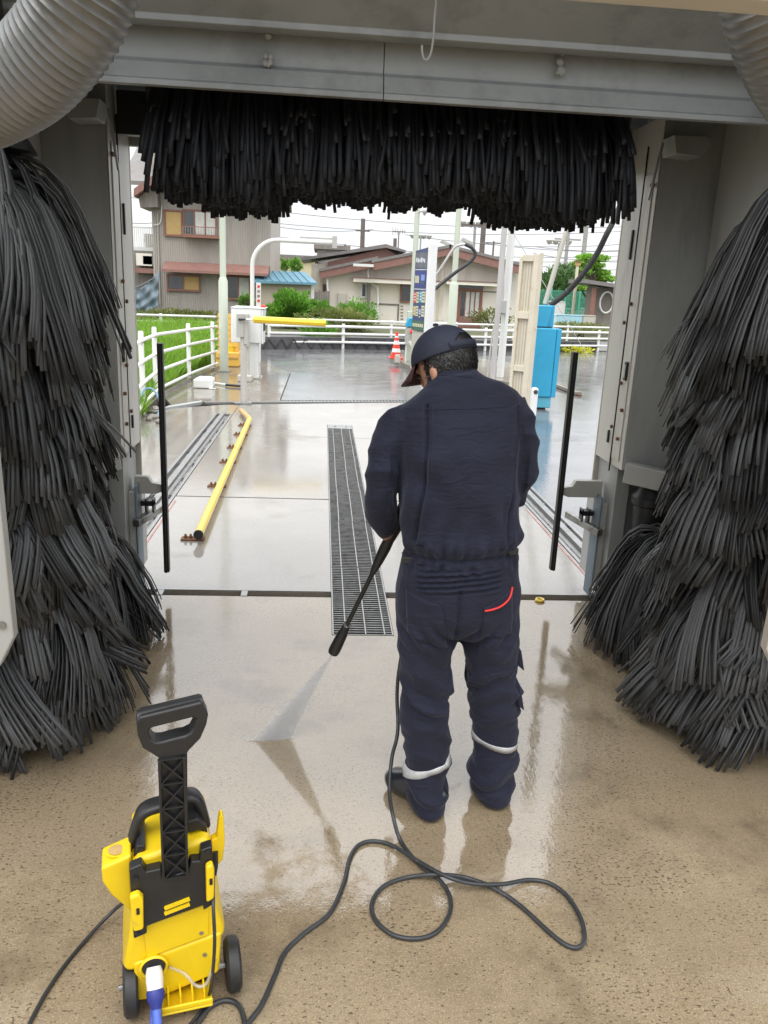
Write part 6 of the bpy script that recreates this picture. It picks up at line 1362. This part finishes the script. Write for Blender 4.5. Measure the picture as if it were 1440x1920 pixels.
# power lines
LINES = ['upper wire in the sky gap left of the corrugated house', 'lower wire in the sky gap left of the corrugated house', 'topmost long wire just under the overhead brush', 'second long wire below the overhead brush', 'short wire from the corrugated house to the dark pole', 'wire meeting the corrugated house above the arch pipe',
         'long wire just above the white house roof ridge', 'lowest long wire over the white house roof', 'wire running right from the thin pale pole', 'wire running right from the tall dark pole', 'highest wire behind the slanting boom pole', 'wire behind the boom pole above the tree tops', 'wire grazing the tree tops right of the cream panel', 'lowest wire in front of the dark trees at right']
for i, (p, q, Y, s) in enumerate([((200, 357), (300, 368), 50, 1), ((200, 405), (300, 415), 50, 1), ((500, 394), (1200, 424), 55, 2), ((500, 417), (1200, 432), 58, 2), ((500, 422), (700, 430), 58, 1), ((500, 443), (560, 448), 58, 0), ((620, 456), (1200, 478), 60, 2), ((620, 465), (1200, 487), 62, 2), ((760, 440), (1200, 455), 56, 2), ((900, 455), (1200, 470), 56, 1), ((1000, 462), (1200, 466), 60, 1), ((1000, 475), (1200, 490), 60, 1), ((1000, 497), (1200, 503), 64, 1), ((1000, 510), (1150, 512), 64, 1)]):
    a, b = A(*p, Y), A(*q, Y+3); P = [a.lerp(b, k/12)-Vector((0, 0, s*.25*4*(k/12)*(1-k/12))) for k in range(13)]
    m = MB(); m.tube(P, .020, 4); o = m.build('power_line', M['wire']); tag(o, LINES[i], 'power line', 'overhead power lines')

# ================================================================== plants
def leafmat(name, c, v=.5, tr=.3):
    m = mat(name, c, .55, var=.15, vscale=3, attr=v); n = m.node_tree.nodes; L = m.node_tree.links; b = n['Principled BSDF']; o = n['Material Output']
    tl_ = n.new('ShaderNodeBsdfTranslucent'); src = b.inputs['Base Color'].links[0].from_socket; L.new(src, tl_.inputs[0]); mx_ = n.new('ShaderNodeMixShader'); mx_.inputs[0].default_value = tr
    L.new(b.outputs[0], mx_.inputs[1]); L.new(tl_.outputs[0], mx_.inputs[2]); L.new(mx_.outputs[0], o.inputs[0]); return m
M['grass'] = leafmat('grass_blade', (.22, .40, .04), .35, .35); M['bush'] = leafmat('bush_leaf', (.16, .34, .05), .5); M['weed'] = leafmat('weed_leaf', (.21, .24, .07), .45); M['pine'] = leafmat('pine_needle', (.24, .46, .06), .4); M['tree_leaf'] = leafmat('tree_leaf', (.10, .19, .06), .5); M['yellow_leaf'] = leafmat('yellow_leaf', (.55, .55, .04), .3); M['bark'] = mat('bark', (.10, .08, .06), .9, var=.3, vscale=8)
def blades(name, x, y, h, w, mt, bend=.35, z0=-.1, parent=None, org=(0, 0, 0)):
    N = len(x); th = RNG.uniform(0, 2*PI, N); b = RNG.uniform(.1, 1, N)*bend*h; ph = RNG.uniform(0, 2*PI, N)
    sx, sy = np.cos(th)*w/2, np.sin(th)*w/2; bx_, by_ = np.cos(ph), np.sin(ph); rows = []
    for t_, ww in ((0, 1), (.45, .9), (.8, .55)):
        cx_ = x+bx_*b*t_**2; cy_ = y+by_*b*t_**2; cz_ = z0+h*(t_-.18*t_**3*b/h)
        rows += [np.stack([cx_-sx*ww, cy_-sy*ww, cz_], 1), np.stack([cx_+sx*ww, cy_+sy*ww, cz_], 1)]
    rows.append(np.stack([x+bx_*b, y+by_*b, z0+h*(1-.28*b/h)], 1))
    V = np.stack(rows, 1).reshape(-1, 3)-np.array([org]); i = np.arange(N)[:, None]*7
    F = np.concatenate([i+np.array([[0, 1, 3]]), i+np.array([[0, 3, 2]]), i+np.array([[2, 3, 5]]), i+np.array([[2, 5, 4]]), i+np.array([[4, 5, 6]])])
    o = npmesh(name, V, F, mt, parent, attr=np.repeat(RNG.random(N), 7)); return o
RNG = np.random.default_rng(77)
N = 60000; y = RNG.uniform(8.5, 25, N); xr = -2.50-np.clip((y-16.5)*-.0, 0, 9)+np.where(y > 16.3, (y-16.3)*.0, 0); x = xr-RNG.random(N)**1.4*(1.2+(y-8)*.30)
x += np.where(y < 10.8, .2, 0); ok = vnoise(np.stack([x, y, y*0], 1), .8, 4) > -.75; x, y = x[ok], y[ok]
hh = .50+.22*vnoise(np.stack([x, y, y*0], 1), .7, 5)+RNG.normal(0, .08, len(x)); hh = np.clip(hh+.012*(y-12), .2, 1.0)*np.where(x > -2.8, .8, 1.0)
g_ = blades('tall_grass', x, y, hh, RNG.uniform(.012, .024, len(x)), M['grass'], .55); tag(g_, 'bright green tall grass beyond the pipe fence', 'grass', kind='stuff')
def leaves(c, r, N, size, shell=.55, lump=.35, seed=1, sq=1.0, attr_up=True):
    rg = np.random.default_rng(seed); d = rg.normal(0, 1, (N, 3)); d /= np.linalg.norm(d, axis=1, keepdims=True)
    lm = 1+lump*vnoise(d, 2.3, seed)+lump*.6*vnoise(d, 5, seed+3); rad = (shell+(1-shell)*rg.random(N)**.5)*lm
    P = np.array(c)[None]+d*rad[:, None]*np.array(r)[None]; return P
def leafmesh(name, P, size, mt, parent, org, seed=1, aspect=2.2):
    rg = np.random.default_rng(seed); N = len(P); a = rg.normal(0, 1, (N, 3)); a[:, 2] += .5; a /= np.linalg.norm(a, axis=1, keepdims=True); b = np.cross(a, rg.normal(0, 1, (N, 3))); b /= np.linalg.norm(b, axis=1, keepdims=True)
    s = rg.uniform(.6, 1.3, N)[:, None]*size; V = np.stack([P-a*s, P+b*s/aspect, P+a*s, P-b*s/aspect], 1).reshape(-1, 3)-np.array([[org[0], org[1], 0]])
    F = np.arange(N*4).reshape(-1, 4); cl_ = vnoise(P, 1.6, seed); return npmesh(name, V, F, mt, parent, attr=np.repeat(np.clip(.5+.35*cl_+rg.normal(0, .18, N), 0, 1), 4))
def shrub(label, px, py, rx, rz, Y, N, size, mt, seed, name='bush', cat='bush', stems=6):
    c = A(px, py, Y); t, X = local(name, label, cat, (c.x, Y)); P = leaves((c.x, Y, c.z), (rx, rx*.7, rz), N, size, .35, .5, seed); P[:, 2] = np.maximum(P[:, 2], .0)
    leafmesh('foliage', P, size, M[mt], t, (c.x, Y), seed); rg = random.Random(seed)
    for k in range(stems):
        m = MB(); e = Vector((c.x+rg.uniform(-.6, .6)*rx, Y+rg.uniform(-.3, .3), c.z+rz*.4)); m.tube([Vector((c.x+rg.uniform(-.4, .4)*rx, Y, -.05)), (Vector((c.x, Y, c.z*.5))+e)/2, e], [.03, .02, .01], 5); m.build('stem', M['bark'], t, xf=X)
shrub('dense green bush in front of the cream shed', 546, 580, .85, .62, 31.5, 5200, .085, 'bush', 3); shrub('green bush against the board fence right of the shed', 590, 590, .85, .5, 31.8, 4200, .085, 'bush', 4)
shrub('low straggling weeds before the white house wall', 640, 598, 1.3, .38, 31.0, 2600, .07, 'weed', 5, 'weed_clump', 'weeds'); shrub('tall thin weeds below the water heater', 668, 590, .8, .55, 32.0, 1500, .07, 'bush', 6, 'weed_clump', 'weeds')
shrub('weeds along the foot of the corrugated house, left part', 315, 592, 1.5, .28, 32.5, 1500, .06, 'weed', 7, 'weed_clump', 'weeds'); shrub('weeds along the foot of the corrugated house, right part', 370, 592, 1.2, .24, 32.5, 1100, .06, 'weed', 8, 'weed_clump', 'weeds')
shrub('small climbing plant under the house window beside the arch pole', 462, 567, .35, .30, 33.0, 700, .06, 'bush', 9); shrub('weeds hanging over the fence behind the barrier arm', 600, 622, .7, .35, 28.2, 1500, .06, 'bush', 10, 'weed_clump', 'weeds'); shrub('orange tinged weeds at the far fence', 633, 638, .35, .28, 27.5, 700, .06, 'weed', 11, 'weed_clump', 'weeds')
shrub('yellow flowering plant at the foot of the right fence', 1080, 656, .60, .10, 25.6, 320, .06, 'yellow_leaf', 12, 'flower_bed', 'flowers'); shrub('dry grass tuft beside the white house door', 920, 598, 1.0, .45, 36.5, 1300, .06, 'weed', 13, 'weed_clump', 'weeds'); shrub('weeds on the bank behind the right fence', 1085, 615, 1.4, .22, 33.5, 1500, .06, 'weed', 14, 'weed_clump', 'weeds')
shrub('small round tree before the pale yellow building, left one', 534, 497, .38, .48, 70, 700, .10, 'bush', 15, 'small_tree', 'tree', 2); shrub('small round tree before the pale yellow building, right one', 554, 497, .52, .60, 68, 900, .10, 'bush', 16, 'small_tree', 'tree', 2)
def tree(name, label, px, pyb, Y, blobs, size, mt, seed, trunk_r=.18):
    b = A(px, pyb, Y); t, X = local(name, label, 'tree', (b.x, Y)); P = []; tips = []
    for i, (bx_, by_, rx, rz, n) in enumerate(blobs): c = A(bx_, by_, Y+((i*37) % 5-2)*.25); tips.append(c); P.append(leaves(tuple(c), (rx, rx*.9, rz), n, size, .3, .4, seed+i))
    leafmesh('crown', np.concatenate(P), size, M[mt], t, (b.x, Y), seed)
    top = max(tips, key=lambda q: q.z); m = MB(); m.tube(curve_pts([Vector((b.x, Y, -.1)), Vector((b.x+.15, Y, top.z*.4)), Vector((b.x-.1+.3*(top.x-b.x), Y, top.z*.75)), top], 5), [trunk_r*(1-.75*i/15) for i in range(16)], 8); m.build('trunk', M['bark'], t, xf=X)
    for c in tips:
        m = MB(); s = Vector((b.x+.1, Y, max(.5, c.z*.72))); m.tube([s, s.lerp(c, .6)+Vector((0, 0, -.1)), c], [trunk_r*.45, trunk_r*.3, trunk_r*.12], 6); m.build('limb', M['bark'], t, xf=X)
tree('pine_tree', 'garden pine with flat cloud-shaped pads of bright green needles', 1108, 560, 40, [(1103, 483, .55, .17, 900), (1124, 484, .42, .16, 800), (1090, 494, .46, .17, 800), (1116, 497, .46, .15, 700), (1122, 511, .58, .17, 1000), (1096, 508, .40, .15, 500), (1138, 521, .5, .16, 800), (1114, 527, .55, .16, 800), (1088, 540, .4, .13, 500)], .075, 'pine', 30, .2)
tree('broadleaf_tree', 'dark green tree behind the netting left of the pine', 1055, 570, 48, [(1040, 540, 1.5, 1.0, 1500), (1060, 525, 1.6, 1.0, 1600), (1078, 530, 1.4, 1.0, 1400), (1050, 555, 1.8, .9, 1500), (1085, 550, 1.4, .9, 1200)], .13, 'tree_leaf', 50, .25)
tree('broadleaf_tree', 'pale hazy tree standing behind the dark green one', 1075, 560, 70, [(1062, 515, 1.3, .9, 1000), (1078, 517, 1.2, .9, 900)], .18, 'tree_leaf', 60, .3); tree('broadleaf_tree', 'low dark tree seen beside the cream panel', 1020, 575, 52, [(1015, 550, 1.5, 1.1, 1500), (1030, 556, 1.4, 1.0, 1300)], .13, 'tree_leaf', 65, .25)
# bird box on a rusty post
a = A(1083, 498, 38); t, X = local('post_box', 'rusty pale post with a small brown box on top before the pine', 'post', (a.x, 38)); m = MB(); m.tube([(a.x, 38, 0), (a.x, 38, a.z)], .07, 8); m.build('post', M['cream_rust'], t, xf=X); m = MB(); m.box(a.x-.11, a.x+.11, 37.9, 38.1, a.z, a.z+.16); m.build('box', M['wood_yellow'], t, xf=X); m = MB(); m.box(a.x-.15, a.x+.15, 37.85, 38.15, a.z+.161, a.z+.20); m.build('lid', M['brown_trim'], t, xf=X)
